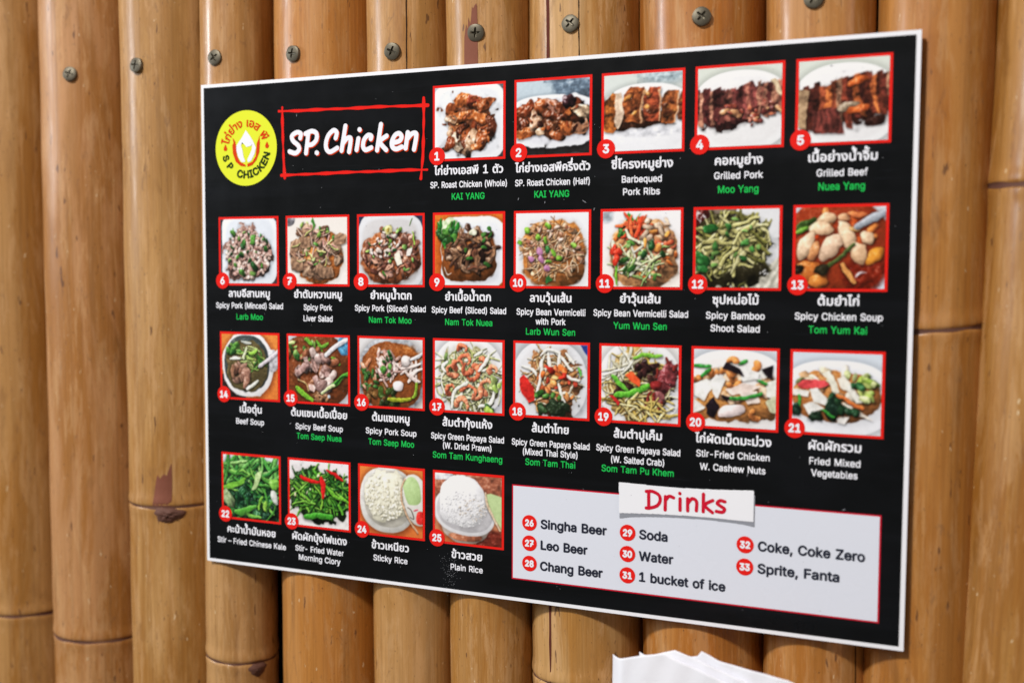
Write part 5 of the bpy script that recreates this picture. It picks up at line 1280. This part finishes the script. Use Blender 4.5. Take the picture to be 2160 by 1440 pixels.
        for x, y, r, a in ((.24, .28, .06, 30), (.40, .30, .06, 200), (.52, .34, .06, 100), (.50, .42, .07, 10), (.74, .20, .05, 300), (.48, .16, .05, 200), (.76, .82, .07, 80), (.02, .36, .05, 0)):
            for k in range(6):
                t = math.radians(a + k * 30)
                p.piece(x + r * .8 * math.cos(t), y + r * .8 * math.sin(t), .036, .036, 0, (222, 142, 82), edge=.1, tex=.12, spec=.3, shadow=.25)
        for q, c in (([(.0, .46), (.16, .38), (.26, .48), (.12, .66), (.0, .60)], (236, 236, 230)), ([(.22, .40), (.28, .32), (.40, .38), (.30, .64), (.24, .58)], (240, 240, 236)),
                     ([(.56, .30), (.62, .22), (.80, .28), (.78, .36), (.60, .40)], (236, 236, 232)), ([(.78, .28), (.84, .24), (.92, .28), (.84, .36)], (224, 222, 216)),
                     ([(.40, .52), (.60, .42), (.80, .46), (.70, .54), (.48, .58)], (236, 212, 200)), ([(.86, .40), (1, .36), (1, .60), (.90, .56)], (226, 226, 214)),
                     ([(.0, .64), (.14, .74), (.10, .80), (.0, .84)], (230, 228, 222)), ([(.56, .56), (.76, .52), (.82, .64), (.66, .70)], (226, 208, 196)),
                     ([(.88, .62), (1, .56), (1, .8), (.92, .76)], (206, 206, 170))):
            p.poly(q, c, tex=.14, shadow=.4)
        p.piece(.48, .78, .16, .08, -8, (226, 206, 204), edge=.2, tex=.2)
        for q in ([(.36, .24), (.40, .16), (.56, .24), (.62, .34), (.52, .30)], [(.82, .24), (.96, .18), (.94, .36), (.86, .30)], [(.14, .72), (.26, .62), (.32, .76), (.26, .88), (.18, .82)], [(.34, .58), (.46, .60), (.42, .66)]):
            p.poly(q, (34, 26, 32), tex=.4, shadow=.45)
        for pts in ([(.0, .22), (.20, .22)], [(.46, .62), (.64, .62), (.82, .54)], [(.56, .18), (.64, .14)], [(.10, .34), (.18, .26)], [(.78, .38), (.88, .42)]):
            p.curve(pts, .045, (64, 142, 66), taper=.3)
    elif i == 21:
        p.grad((190, 202, 216), (216, 218, 224))
        p.plate(.5, .56, .62, .44, 2.6, (234, 236, 244), (224, 226, 234))
        p.piece(.50, .54, .50, .30, 0, (176, 116, 66), edge=.05, tex=.15, shadow=.15)
        p.heap(20, (.46, .40, .40, .18), [(216, 200, 170), (206, 160, 120), (190, 200, 140), (226, 216, 196)], .035, .06)
        p.poly([(.06, .42), (.16, .34), (.36, .34), (.42, .40), (.30, .44), (.12, .46)], (216, 80, 84), tex=.3)
        for q, c in (([(.36, .24), (.42, .22), (.54, .48), (.48, .54)], (232, 228, 206)), ([(.50, .32), (.58, .28), (.68, .38), (.64, .46), (.54, .42)], (238, 232, 214)), ([(.60, .42), (.66, .40), (.82, .62), (.72, .60)], (236, 234, 220)),
                     ([(.0, .46), (.20, .48), (.18, .56), (.0, .54)], (236, 232, 224)), ([(.20, .46), (.28, .44), (.42, .60), (.40, .66), (.24, .62)], (238, 238, 230)), ([(.12, .66), (.24, .62), (.38, .70), (.20, .76)], (230, 228, 222)),
                     ([(.56, .62), (.68, .64), (.92, .82), (.74, .76)], (240, 228, 212)), ([(.50, .80), (.66, .78), (.60, .88), (.52, .86)], (224, 220, 214))):
            p.poly(q, c, tex=.14, shadow=.4)
        p.heap(20, (.84, .44, .09, .18), [(190, 206, 120), (206, 216, 150), (160, 190, 90)], .03, .06)
        p.heap(14, (.46, .66, .10, .08), [(30, 58, 40), (24, 46, 34), (44, 80, 50)], .05, .08)
        p.heap(8, (.62, .72, .10, .04), [(30, 62, 38)], .03, .05)
        p.heap(5, (.28, .78, .06, .05), [(28, 48, 32)], .03, .05)
        p.heap(5, (.74, .40, .06, .05), [(50, 100, 60)], .03, .045)
        p.curve([(.08, .54), (.08, .74)], .035, (72, 160, 70))
        p.curve([(.34, .72), (.48, .78)], .035, (60, 140, 60))
        p.curve([(.52, .52), (.66, .60), (.80, .68)], .045, (216, 120, 66))
        p.heap(4, (.03, .70, .03, .06), [(28, 52, 40)], .03, .05)
    elif i == 22:
        p.grad((206, 214, 222), (60, 90, 60))
        p.piece(.5, .58, .60, .52, 0, (36, 74, 48), edge=.15, tex=.4, shadow=0)
        p.heap(60, (.5, .66, .50, .36), [(24, 62, 40), (34, 84, 48), (20, 50, 38), (48, 104, 60)], .05, .09, edge=.5, tex=.5, spec=.3)
        p.strands(46, (.5, .24, .50, .18), [(118, 184, 98), (84, 156, 74), (150, 206, 120), (60, 124, 60)], (.04, .075), (.24, .46), bend=.4)
        p.strands(24, (.5, .55, .5, .4), [(84, 150, 66), (120, 180, 84), (52, 118, 58)], (.03, .06), (.2, .36), bend=.5)
        p.poly([(.52, .54), (.58, .30), (.72, .18), (.66, .36), (.60, .50)], (186, 214, 150), tex=.2)
        p.poly([(.0, .50), (.20, .42), (.40, .36), (.38, .44), (.16, .54), (.02, .58)], (116, 176, 68), tex=.2)
        p.curve([(.64, .84), (.66, .70), (.70, .62)], .05, (120, 176, 70))
        p.curve([(.74, .84), (.76, .70)], .05, (142, 194, 84))
        p.piece(.92, .62, .05, .10, -20, (214, 220, 210), edge=.3)
        p.piece(.92, .42, .09, .07, 0, (120, 176, 78), edge=.3)
        p.piece(.10, .72, .14, .10, 60, (130, 150, 110), edge=.4)
        p.curve([(.22, .90), (.40, .88), (.58, .80)], .09, (90, 158, 66))
    elif i == 23:
        p.grad((222, 216, 218), (220, 216, 214))
        p.piece(.5, .50, .56, .36, 4, (36, 62, 30), edge=.25, tex=.4, shadow=.3)
        p.heap(30, (.5, .44, .48, .28), [(44, 96, 36), (28, 66, 30), (70, 128, 50)], .04, .08, edge=.5)
        p.strands(90, (.5, .46, .48, .30), [(84, 148, 52), (58, 120, 42), (120, 178, 72), (40, 90, 36)], (.022, .042), (.2, .42), bend=.6)
        p.heap(8, (.4, .4, .4, .24), [(222, 214, 170)], .015, .028)
        p.curve([(.44, .38), (.56, .54), (.54, .72)], .035, (132, 188, 70))
        p.curve([(.62, .36), (.80, .50), (1, .58)], .045, (112, 176, 60))
        p.curve([(.08, .40), (.2, .52), (.34, .60)], .035, (118, 178, 66))
        p.curve([(.20, .24), (.34, .30), (.52, .30)], .07, (214, 34, 34), taper=.45)
        p.curve([(.54, .22), (.57, .36), (.58, .54)], .075, (222, 38, 38), taper=.45)
        p.curve([(.62, .10), (.78, .18), (.92, .24)], .045, (206, 34, 36), taper=.5)
        p.curve([(.28, .86), (.46, .84), (.70, .82)], .10, (72, 150, 52), taper=.25)
        p.curve([(.84, .62), (.90, .76)], .045, (96, 166, 56))
    elif i in (24, 25):
        p.grad((206, 116, 58), (196, 104, 52)) if i == 24 else p.grad((196, 190, 196), (186, 100, 54))
        p.grainy(.06, 0)
        if i == 25:
            p.piece(.5, .16, .62, .26, 0, (150, 92, 70), edge=.1, flat=.6, shadow=0, soft=14)
            p.piece(.10, .04, .18, .06, 0, (206, 206, 216), edge=.2, flat=.7, shadow=0)
            p.piece(.84, .92, .26, .14, 0, (110, 46, 34), edge=.2, flat=.6, shadow=0, soft=10)
            p.piece(.46, .70, .36, .28, 0, (206, 190, 178), edge=0, flat=.3, tex=.05)
            p.piece(.46, .90, .24, .06, 0, (186, 116, 86), edge=.1, flat=.4, shadow=.2)
            p.piece(.45, .54, .46, .32, 6, (226, 226, 230), edge=0, flat=.6, shadow=.3, tex=.04)
            p.piece(.45, .53, .42, .28, 6, (196, 194, 198), edge=0, flat=.6, shadow=0, tex=.05)
            p.piece(.42, .40, .35, .35, 10, (234, 234, 238), edge=.06, tex=.08, shadow=.2, flat=.35)
            p.heap(260, (.44, .50, .34, .26), [(240, 240, 244), (232, 230, 232), (246, 246, 248)], .006, .012, asp=(1.3, 2.2), shadow=.05, spec=.1, tex=.1)
            p.heap(60, (.56, .50, .22, .16), [(206, 184, 160), (226, 214, 200)], .006, .011, shadow=.08)
            p.poly([(.76, .26), (.84, .24), (1, .28), (1, .74), (.90, .60), (.80, .42)], (176, 200, 140), tex=.06)
            p.curve([(.76, .24), (.80, .44), (.98, .76)], .035, (206, 180, 150), shadow=.4)
        else:
            p.piece(.44, .48, .44, .46, 0, (214, 212, 206), edge=0, flat=.45, shadow=.5, tex=.04)
            p.piece(.45, .46, .38, .40, 0, (186, 182, 170), edge=0, flat=.6, shadow=0, tex=.05)
            p.piece(.42, .42, .35, .36, 0, (226, 222, 196), edge=.14, tex=.12, shadow=.3, flat=.35)
            p.heap(240, (.42, .44, .33, .34), [(236, 230, 204), (226, 218, 188), (244, 240, 220)], .010, .022, asp=(1.2, 2.0), shadow=.10, spec=.15, tex=.12)
            p.piece(.90, .44, .20, .36, -14, (206, 204, 196), edge=0, flat=.5, shadow=.45, tex=.05)
            p.piece(.84, .32, .13, .20, -10, (166, 196, 132), edge=.1, tex=.06, flat=.7, shadow=0)
            p.curve([(.72, .14), (.66, .36), (.74, .66), (.92, .92)], .03, (198, 160, 130), shadow=.3)
            p.piece(.96, .70, .07, .09, 0, (214, 50, 46), edge=.05, flat=.6, shadow=0)
            p.curve([(.76, .56), (.82, .60), (.86, .72), (.80, .70)], .012, (60, 50, 44), shadow=0)
            p.curve([(.86, .60), (.92, .58)], .02, (206, 70, 90), shadow=0)
    A = np.clip(p.A, 0, 255)
    # camera-like finish: organic irregularity, lifted whites, fine grain
    wx = (p.lattice(11) - 0.5) * 4.0 + (p.lattice(24) - 0.5) * 8.0
    wy = (p.lattice(11) - 0.5) * 4.0 + (p.lattice(24) - 0.5) * 8.0
    hi, lo = A.max(-1), A.min(-1)
    food = np.clip(((hi - lo) / (hi + 1) - 0.10) * 8, 0, 1)
    food = np.maximum(food, np.clip((110 - hi) / 40, 0, 1))
    for _ in range(6):
        food = soften(food)
    food = np.clip(food * 1.6 - 0.3, 0, 1)
    if i in (24, 25):
        food *= 0.35
    A = A[np.clip(p.Y + wy * food, 0, PH - 1).astype(int), np.clip(p.X + wx * food, 0, PW - 1).astype(int)]
    A = A * (1 + (0.02 + 0.12 * food) * (p.lattice(5) - 0.5) + (0.015 + 0.06 * food) * (p.lattice(2.6) - 0.5))[..., None]
    bl = A
    for _ in range(8):
        bl = soften(bl)
    A = A + (0.12 + 0.30 * food)[..., None] * (A - bl)
    t = np.clip(A / 255.0, 0, 1)
    t = t ** (0.86 + 0.10 * food)[..., None]
    t = np.clip(t + 0.30 * (t - 0.46) * (1 - np.abs(2 * t - 1)), 0, 1)
    gr = t.mean(-1, keepdims=True)
    A = np.clip((gr + (t - gr) * 0.98) * 1.02, 0, 1) * 255
    A = soften(soften(A))
    A = A[0::2, 0::2] * 0.25 + A[1::2, 0::2] * 0.25 + A[0::2, 1::2] * 0.25 + A[1::2, 1::2] * 0.25
    return A


def print_material():
    m = bpy.data.materials.new("photo_print")
    m.use_nodes = True
    nt = m.node_tree
    b = nt.nodes["Principled BSDF"]
    a = nt.nodes.new("ShaderNodeVertexColor")
    a.layer_name = "ink"
    nt.links.new(a.outputs["Color"], b.inputs["Base Color"])
    b.inputs["Roughness"].default_value = 0.25
    b.inputs["Specular IOR Level"].default_value = 0.2
    return m


M_PHOTO = print_material()


def photo_sheet(i, x0, z1, w, h, parent, y):
    A = pic(i)
    ny, nx = A.shape[:2]
    xs, zs = np.linspace(x0, x0 + w, nx), np.linspace(z1, z1 - h, ny)
    X, Z = np.meshgrid(xs, zs)
    V = np.stack([X * U, np.full(X.shape, y * U), ZC + Z * U], -1).reshape(-1, 3)
    j, k = np.meshgrid(np.arange(ny - 1), np.arange(nx - 1), indexing='ij')
    a = (j * nx + k).ravel()
    Q = np.stack([a + nx, a + nx + 1, a + 1, a], -1)
    me = bpy.data.meshes.new("food_photo")
    me.vertices.add(len(V))
    me.vertices.foreach_set("co", V.ravel())
    me.loops.add(Q.size)
    me.loops.foreach_set("vertex_index", Q.ravel().astype(np.int32))
    me.polygons.add(len(Q))
    me.polygons.foreach_set("loop_start", (np.arange(len(Q)) * 4).astype(np.int32))
    me.update(calc_edges=True)
    ca = me.color_attributes.new("ink", 'FLOAT_COLOR', 'POINT')
    C = np.ones((len(V), 4))
    C[:, :3] = np.minimum(lin(A.reshape(-1, 3)), 0.90)
    ca.data.foreach_set("color", C.ravel().astype(np.float32))
    return link("food_photo", me, M_PHOTO, parent)

# ------------------------------------------------------------------ menu board
board = link("menu_board", None)
tag(board, "black menu board with white edge, food photos and drinks box, fixed to the bamboo", "menu board")
CORN = [(-297.0, -212.0), (296.4, -209.6), (297.4, 209.6), (-297.0, 211.8)]      # bl, br, tr, tl
T = 3.4                                                                         # thickness
pv = [P(a, b, 0) for a, b in CORN] + [P(a, b, T) for a, b in CORN]
me = mesh_from("panel", pv, [(0, 1, 2, 3), (7, 6, 5, 4), (0, 4, 5, 1), (1, 5, 6, 2), (2, 6, 7, 3), (3, 7, 4, 0)])
link("panel", me, M_WHITE, board)
E1, E2, E3, E4, E5 = -0.25, -0.45, -0.65, -0.85, -1.05                           # ink layers, board units in front
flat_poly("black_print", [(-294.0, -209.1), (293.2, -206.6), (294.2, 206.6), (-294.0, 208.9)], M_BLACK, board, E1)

X0, DX, PWID, PHGT = -279.3, 70.84, 63.36, 59.69
ROWZ = [196.04, 95.92, -4.5, -111.63]
PLACE = {}
for i in range(1, 26):
    if i < 6:
        PLACE[i] = (0, i + 2)
    elif i < 14:
        PLACE[i] = (1, i - 6)
    elif i < 22:
        PLACE[i] = (2, i - 14)
    else:
        PLACE[i] = (3, i - 22)
DISH = ["roast chicken pieces on a white plate", "half roast chicken on an oval plate", "barbecued pork ribs", "sliced grilled pork", "sliced grilled beef",
        "minced pork salad", "pork liver salad", "sliced pork salad", "sliced beef salad with greens", "bean vermicelli with pork", "bean vermicelli salad", "bamboo shoot salad",
        "red chicken soup with a spoon", "beef soup in a round bowl on orange wood", "spicy beef soup", "spicy pork soup with a white ball", "papaya salad with prawns",
        "papaya salad with tomato", "papaya salad with crab", "chicken with cashew nuts and black mushrooms", "fried mixed vegetables", "stir-fried dark green kale",
        "morning glory with red chillies", "sticky rice in a bowl with a green lid", "dome of plain white rice in a bowl"]
BADGE_R = 7.1


def number(text, x, z, h, parent, mat, y):
    unit = 163.0
    bold = 0.42
    cs = set_line(text)
    xs = [q[0] for c in cs for q in c]
    s = (h - 2 * bold) / unit
    sx = s * (1.02 if len(text) == 1 else 0.90)
    mid = (min(xs) + max(xs)) / 2
    cs = [[(x + (a - mid) * sx, z - h / 2 + bold + b * s) for a, b in c] for c in cs]
    if text.endswith('7'):                                # barred seven
        xr = max(q[0] for c in cs[-1:] for q in c)
        xl = min(q[0] for c in cs[-1:] for q in c)
        cs.append([(xl + .18 * (xr - xl), z - .6), (xr - .05 * (xr - xl), z - .6), (xr - .05 * (xr - xl), z - .2), (xl + .18 * (xr - xl), z - .2)])
    return outline_ink("number", cs, mat, parent, y, bold=bold)


STYLE = {'T': (5.5, 124.0, 0.28, M_TEXT), 'E': (5.35, 163.0, 0.25, M_TEXT), 'G': (5.5, 163.0, 0.25, M_GREEN)}


def caption_line(i, n, parent, name, mat=None):
    text, kind, xl, xr, z = CAPTIONS[i][n]
    cap, unit, bold, m = STYLE[kind]
    return outline_ink(name, fit_text(text, xl, xr, z, cap, unit, bold), mat or m, parent, E2, bold=bold)


for i in range(1, 26):
    r, c = PLACE[i]
    x, z = X0 + DX * c, ROWZ[r]
    ph = photo_sheet(i, x + 2.0, z - 2.0, PWID - 4.0, PHGT - 4.0, board, E3)
    ph["label"] = "printed photo of " + DISH[i - 1]
    rect("photo_frame", x, z - PHGT, x + PWID, z, M_RED, ph, E2)
    bx, bz = x + 3.9, z - PHGT + 4.2
    disc("number_badge", bx, bz, BADGE_R, M_RED, ph, E4)
    number(str(i), bx, bz, 6.9 if i < 10 else 6.4, ph, M_TEXT, E5)
    cap = caption_line(i, 0, board, "caption")
    for n in range(1, len(CAPTIONS[i])):
        caption_line(i, n, cap, "caption_line")

# logo: yellow roundel with a white drop held in red hands
LX, LZ, LR = -249.2, 154.9, 32.3
logo = disc("logo", LX, LZ, LR, M_YELLOW, board, E2, 72)


def lp(pts):
    return [(LX + a * LR, LZ + b * LR) for a, b in pts]


outline_ink("logo_drop", [lp([(0.01, 0.47), (-0.05, 0.38), (-0.12, 0.28), (-0.29, 0.09), (-0.31, -0.03), (-0.24, -0.24), (-0.13, -0.37), (-0.02, -0.36), (-0.08, -0.22), (-0.11, -0.05),
                              (-0.16, 0.08), (-0.11, 0.16), (-0.04, 0.1), (0.03, 0.03), (0.18, 0.06), (0.22, 0.13), (0.2, -0.05), (0.14, -0.16), (0.05, -0.31), (0.08, -0.38),
                              (0.17, -0.34), (0.28, -0.17), (0.33, -0.01), (0.27, 0.12), (0.15, 0.3)])], M_TEXT, logo, E3, bold=0.15)
outline_ink("logo_hand", [lp([(-0.43, 0.30), (-0.34, 0.18), (-0.31, 0.03), (-0.29, -0.18), (-0.2, -0.35), (-0.02, -0.44), (0.0, -0.49), (-0.17, -0.47), (-0.33, -0.35), (-0.42, -0.14),
                              (-0.44, 0.09), (-0.40, 0.15)])], M_LOGORED, logo, E3)
outline_ink("logo_hand", [lp([(0.45, 0.32), (0.46, 0.11), (0.44, -0.12), (0.35, -0.32), (0.21, -0.46), (0.05, -0.5), (0.05, -0.42), (0.21, -0.37), (0.32, -0.23), (0.35, 0.0), (0.36, 0.11),
                              (0.41, 0.2)])], M_LOGORED, logo, E3)
for a, b in ((-0.67, 0.03), (0.69, 0.05)):
    outline_ink("logo_spot", [lp([(a, b + .10), (a - .05, b + .01), (a - .06, b - .04), (a - .03, b - .08), (a + .03, b - .08), (a + .06, b - .04), (a + .05, b + .01)])], M_LOGORED, logo, E3)
disc("logo_eye", LX - .11 * LR, LZ + .13 * LR, 0.6, M_LOGOGREEN, logo, E4, 12)


def arc_text(text, a0, a1, rad, h, unit, bold, mat, outward=True):
    cs = set_line(text)
    xs = [q[0] for c in cs for q in c]
    lo, hi = min(xs), max(xs)
    s = h / unit

    def warp(x, y):
        t = math.radians(a0 + (a1 - a0) * (x - lo) / (hi - lo))
        r = rad + y * s if outward else rad - y * s
        return (LX + r * math.cos(t), LZ + r * math.sin(t))
    dense = []
    for c in cs:                                            # subdivide long edges so they bend with the arc
        d = []
        for k in range(len(c)):
            a, b = c[k], c[(k + 1) % len(c)]
            m = max(1, int(math.hypot(b[0] - a[0], b[1] - a[1]) / 20))
            d += [(a[0] + (b[0] - a[0]) * t / m, a[1] + (b[1] - a[1]) * t / m) for t in range(m)]
        dense.append(d)
    return outline_ink("logo_lettering", dense, mat, logo, E3, bold=bold, warp=warp)


arc_text('ไก่ย่าง เอส พี', 169, 19, 0.57 * LR, 5.6, 124.0, 0.34, M_LOGORED)
arc_text('S', 195, 206, 0.79 * LR, 6.0, 163.0, 0.48, M_LOGOGREEN, False)
arc_text('P', 217, 228, 0.79 * LR, 6.0, 163.0, 0.48, M_LOGOGREEN, False)
arc_text('CHICKEN', 247, 348, 0.80 * LR, 6.2, 163.0, 0.50, M_LOGOGREEN, False)

# hand-lettered title in a brushed red box
frame = stroke_ink("title_box", [[(-214.4, 184.4), (-180, 183.6), (-110, 182.4), (-71.2, 181.2)], [(-212.5, 130.2), (-170, 130.6), (-100, 130.6), (-72, 130.3)],
                                 [(-210.9, 187.4), (-210.6, 160), (-209.1, 127.8)], [(-75.0, 187.4), (-75.4, 150), (-77.6, 123.5)]], M_RED, board, E2, 2.3, 0.3, wob=0.45)
TITLE = {'S': [[(-192.9, 160.9), (-192.3, 164.6), (-196.2, 165.8), (-201.2, 163.1), (-200.1, 158.9), (-195.2, 155.0), (-194.1, 151.3), (-198.0, 148.5), (-203.8, 150.1)]],
         'P': [[(-184.6, 165.1), (-187.2, 148.1)], [(-187.7, 164.3), (-181.3, 166.1), (-176.7, 164.1), (-176.8, 158.8), (-180.9, 155.2), (-184.9, 154.8)]],
         'd': [[(-176.6, 148.0), (-176.2, 147.8)]],
         'C': [[(-157.8, 159.3), (-156.7, 163.8), (-159.9, 165.7), (-164.8, 161.9), (-167.3, 155.7), (-166.7, 150.4), (-163.0, 148.2), (-156.3, 151.1)]],
         'h': [[(-148.2, 168.8), (-152.1, 148.7)], [(-151.2, 154.0), (-146.9, 158.4), (-143.5, 158.7), (-143.5, 154.6), (-144.8, 147.5)]],
         'i': [[(-135.8, 157.9), (-137.6, 148.8)], [(-134.7, 165.2), (-134.5, 165.0)]],
         'c': [[(-124.0, 157.1), (-123.6, 159.4), (-126.7, 160.1), (-130.3, 156.7), (-131.4, 151.4), (-129.0, 148.4), (-123.6, 150.0)]],
         'k': [[(-114.4, 168.4), (-118.1, 147.7)], [(-109.1, 158.8), (-115.3, 154.3), (-109.6, 147.6)]],
         'e': [[(-104.0, 152.9), (-97.3, 154.2), (-95.2, 157.6), (-97.6, 160.3), (-101.4, 158.8), (-104.2, 153.8), (-103.5, 149.5), (-100.1, 147.9), (-95.1, 149.4)]],
         'n': [[(-89.5, 160.6), (-91.5, 148.1)], [(-90.3, 155.1), (-86.0, 159.3), (-82.1, 159.6), (-82.0, 155.4), (-83.8, 146.9)]]}
ts = [s for v in TITLE.values() for s in v]
stroke_ink("title_shadow", ts, M_LOGORED, frame, E2, 4.1, 0.3, shift=(0.7, -0.7))
stroke_ink("title_lettering", ts, M_TEXT, frame, E3, 3.9, 0.3)

# drinks box
dr = flat_poly("drinks_box", [(4.6, -192.2), (278.9, -191.0), (278.9, -117.8), (4.6, -118.8)], M_PALE, board, E3)
flat_poly("drinks_border", [(3.5, -193.3), (280.0, -192.1), (280.0, -116.8), (3.5, -117.8)], M_CRIMSON, dr, E2)
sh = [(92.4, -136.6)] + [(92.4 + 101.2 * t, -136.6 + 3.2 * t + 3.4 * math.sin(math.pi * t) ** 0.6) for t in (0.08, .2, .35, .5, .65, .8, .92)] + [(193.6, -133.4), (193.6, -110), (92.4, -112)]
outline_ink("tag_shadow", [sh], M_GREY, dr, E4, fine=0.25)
tagp = [(92.0, -132.4)] + [(92.0 + 100.8 * t, -132.4 + 2.6 * t + 1.4 * math.sin(math.pi * t)) for t in (.15, .3, .5, .7, .85)] + [(192.8, -129.6), (192.8, -106.8)] + \
       [(192.8 - 101.2 * t, -106.8 - 2.0 * t - 1.5 * math.sin(math.pi * t)) for t in (.15, .3, .5, .7, .85)] + [(91.6, -108.8)]
outline_ink("title_tag", [tagp], M_WHITE, dr, E5, fine=0.25)
DRK = {'D': [[(114.9, -114.2), (115.1, -126.4)], [(113.1, -114.1), (117.8, -113.7), (122.7, -116.0), (123.8, -120.1), (121.4, -124.2), (115.8, -126.4), (113.2, -126.6)]],
       'r': [[(127.8, -116.7), (127.7, -126.7)], [(127.9, -119.5), (130.5, -116.3), (134.0, -117.1)]], 'i': [[(138.9, -117.4), (139.0, -125.9)], [(138.6, -113.4), (138.7, -113.6)]],
       'n': [[(144.6, -116.9), (144.7, -125.8)], [(144.8, -120.3), (147.9, -116.6), (151.2, -118.4), (151.2, -125.2)]],
       'k': [[(156.3, -112.5), (156.3, -125.4)], [(163.2, -116.6), (157.5, -120.5), (163.1, -125.5)]],
       's': [[(172.1, -116.7), (168.6, -116.2), (166.6, -118.4), (169.4, -120.4), (171.9, -122.1), (170.5, -124.5), (166.0, -124.3)]]}
stroke_ink("title_lettering", [s for v in DRK.values() for s in v], M_CRIMSON, dr, E5 - 0.2, 2.5, 0.25)
BADGE = {26: (18.6, -147.1), 27: (18.7, -163.2), 28: (18.8, -179.3), 29: (98.8, -146.9), 30: (98.8, -163.1), 31: (98.9, -179.4), 32: (187.2, -146.8), 33: (187.2, -163.0)}
for i, (bx, bz) in BADGE.items():
    disc("number_badge", bx, bz, 6.2, M_RED, dr, E4)
    number(str(i), bx, bz, 5.6, dr, M_TEXT, E5)
    outline_ink("drink_name", fit_text(CAPTIONS[i][0][0], CAPTIONS[i][0][2], CAPTIONS[i][0][3], CAPTIONS[i][0][4], 7.5, 163.0, 0.40), M_DARK, dr, E4, bold=0.40)

# dust flecks and small scuffs on the laminate
rs = random.Random(5)
V, F = [], []


def fleck(x, z, a, l, w):
    ca, sa = math.cos(a), math.sin(a)
    n = len(V)
    for p, q in ((-l, 0), (-l * .3, -w), (l, -w * .3), (l * .4, w)):
        V.append(P(x + p * ca - q * sa, z + p * sa + q * ca, E5 - 0.1))
    F.append((n, n + 1, n + 2, n + 3))


for _ in range(150):
    fleck(rs.uniform(-285, 285), rs.uniform(-200, 200), rs.uniform(0, 6.28), rs.uniform(.15, .5), rs.uniform(.1, .25))
for _ in range(110):
    fleck(rs.gauss(-51, 4), rs.gauss(-193, 9), rs.uniform(0, 6.28), rs.uniform(.12, .4), rs.uniform(.1, .22))
for x, z, a, l in ((62, 102, -.6, 2.2), (8, 105, 1.2, 1.2), (30, 102, 1.3, 1.0), (140, 18, 1.2, 1.5), (-205, -82, .4, 1.2), (240, 190, 0, 1.0), (-196, 180, 1.4, 1.2), (188, -96, 1.3, 1.2), (70, 96, 1.1, 1.2), (255, -115, .3, 1.5)):
    fleck(x, z, a, l, .3)
tag(link("dust_flecks", mesh_from("dust_flecks", V, F), M_DUST, board), kind="stuff")

base = P(0, -212, 2)
board.location = base
for ch in board.children:
    ch.matrix_parent_inverse = Matrix.Translation(-base)

# ------------------------------------------------------------------ paper napkins in front, low on the right
M_TISSUE = plain("tissue_paper", (240, 241, 248), 0.9, 0.15, bump=0.25)
nap = link("napkin_bundle", None)
nb = P(165, -420, -58)
nap.location = nb
tag(nap, "folded white paper napkins poking up below the menu board", "napkins")


def napkin(top, y, lean, seed, th=1.6):
    """One folded sheet: top edge given in board units, hanging straight down."""
    rs = random.Random(seed)
    ph = [rs.uniform(0, 6.28) for _ in range(3)]
    xs = [q[0] for q in top]
    tz = [q[1] for q in top]
    nx, nz = 46, 26
    V, F = [], []
    for side in (0, 1):
        for j in range(nz + 1):
            for k in range(nx + 1):
                x = xs[0] + (xs[-1] - xs[0]) * k / nx
                zt = float(np.interp(x, xs, tz))
                z = zt + (-420 - zt) * (j / nz) ** 1.5
                yy = y + lean * (zt - z) + 0.7 * math.sin(x * .07 + z * .05 + ph[0]) + .25 * math.sin(x * .31 - z * .12 + ph[1])
                yy += 14 * max(0.0, (xs[0] + 11 - x) / 11) ** 1.3          # left margin folds back
                yy += side * th * min(1.0, j / 2 + .15)
                V.append(P(x, z, yy) - nb)
    n1 = (nx + 1) * (nz + 1)
    for j in range(nz):
        for k in range(nx):
            a = j * (nx + 1) + k
            F.append((a + nx + 1, a + nx + 2, a + 1, a))
            F.append((a + n1, a + 1 + n1, a + nx + 2 + n1, a + nx + 1 + n1))
    for k in range(nx):
        F.append((k, k + 1, k + 1 + n1, k + n1))
    for j in range(nz):
        a, b = j * (nx + 1), (j + 1) * (nx + 1)
        F.append((a, a + n1, b + n1, b))
        a, b = a + nx, b + nx
        F.append((a, b, b + n1, a + n1))
    link("napkin_sheet", mesh_from("napkin_sheet", V, F, True), M_TISSUE, nap)


napkin([(103.4, -224.1), (116, -220.5), (130, -216.4), (144.2, -213.2), (149.3, -215.2), (160, -218.5), (175, -223), (192, -229), (206, -238), (214, -250)], -62, -.02, 1)
napkin([(122, -221), (140, -215), (151.6, -211.0), (157, -212.5), (166.2, -215.3), (180, -220), (200, -226), (222, -236), (236, -250)], -58, -.02, 2)
napkin([(140, -222), (160, -216), (166.4, -214.6), (168.8, -210.5), (174, -212.4), (180.6, -215.3), (196.7, -217.6), (212, -219.6), (228.1, -222.0), (245, -228), (262, -238)], -54, -.02, 3)
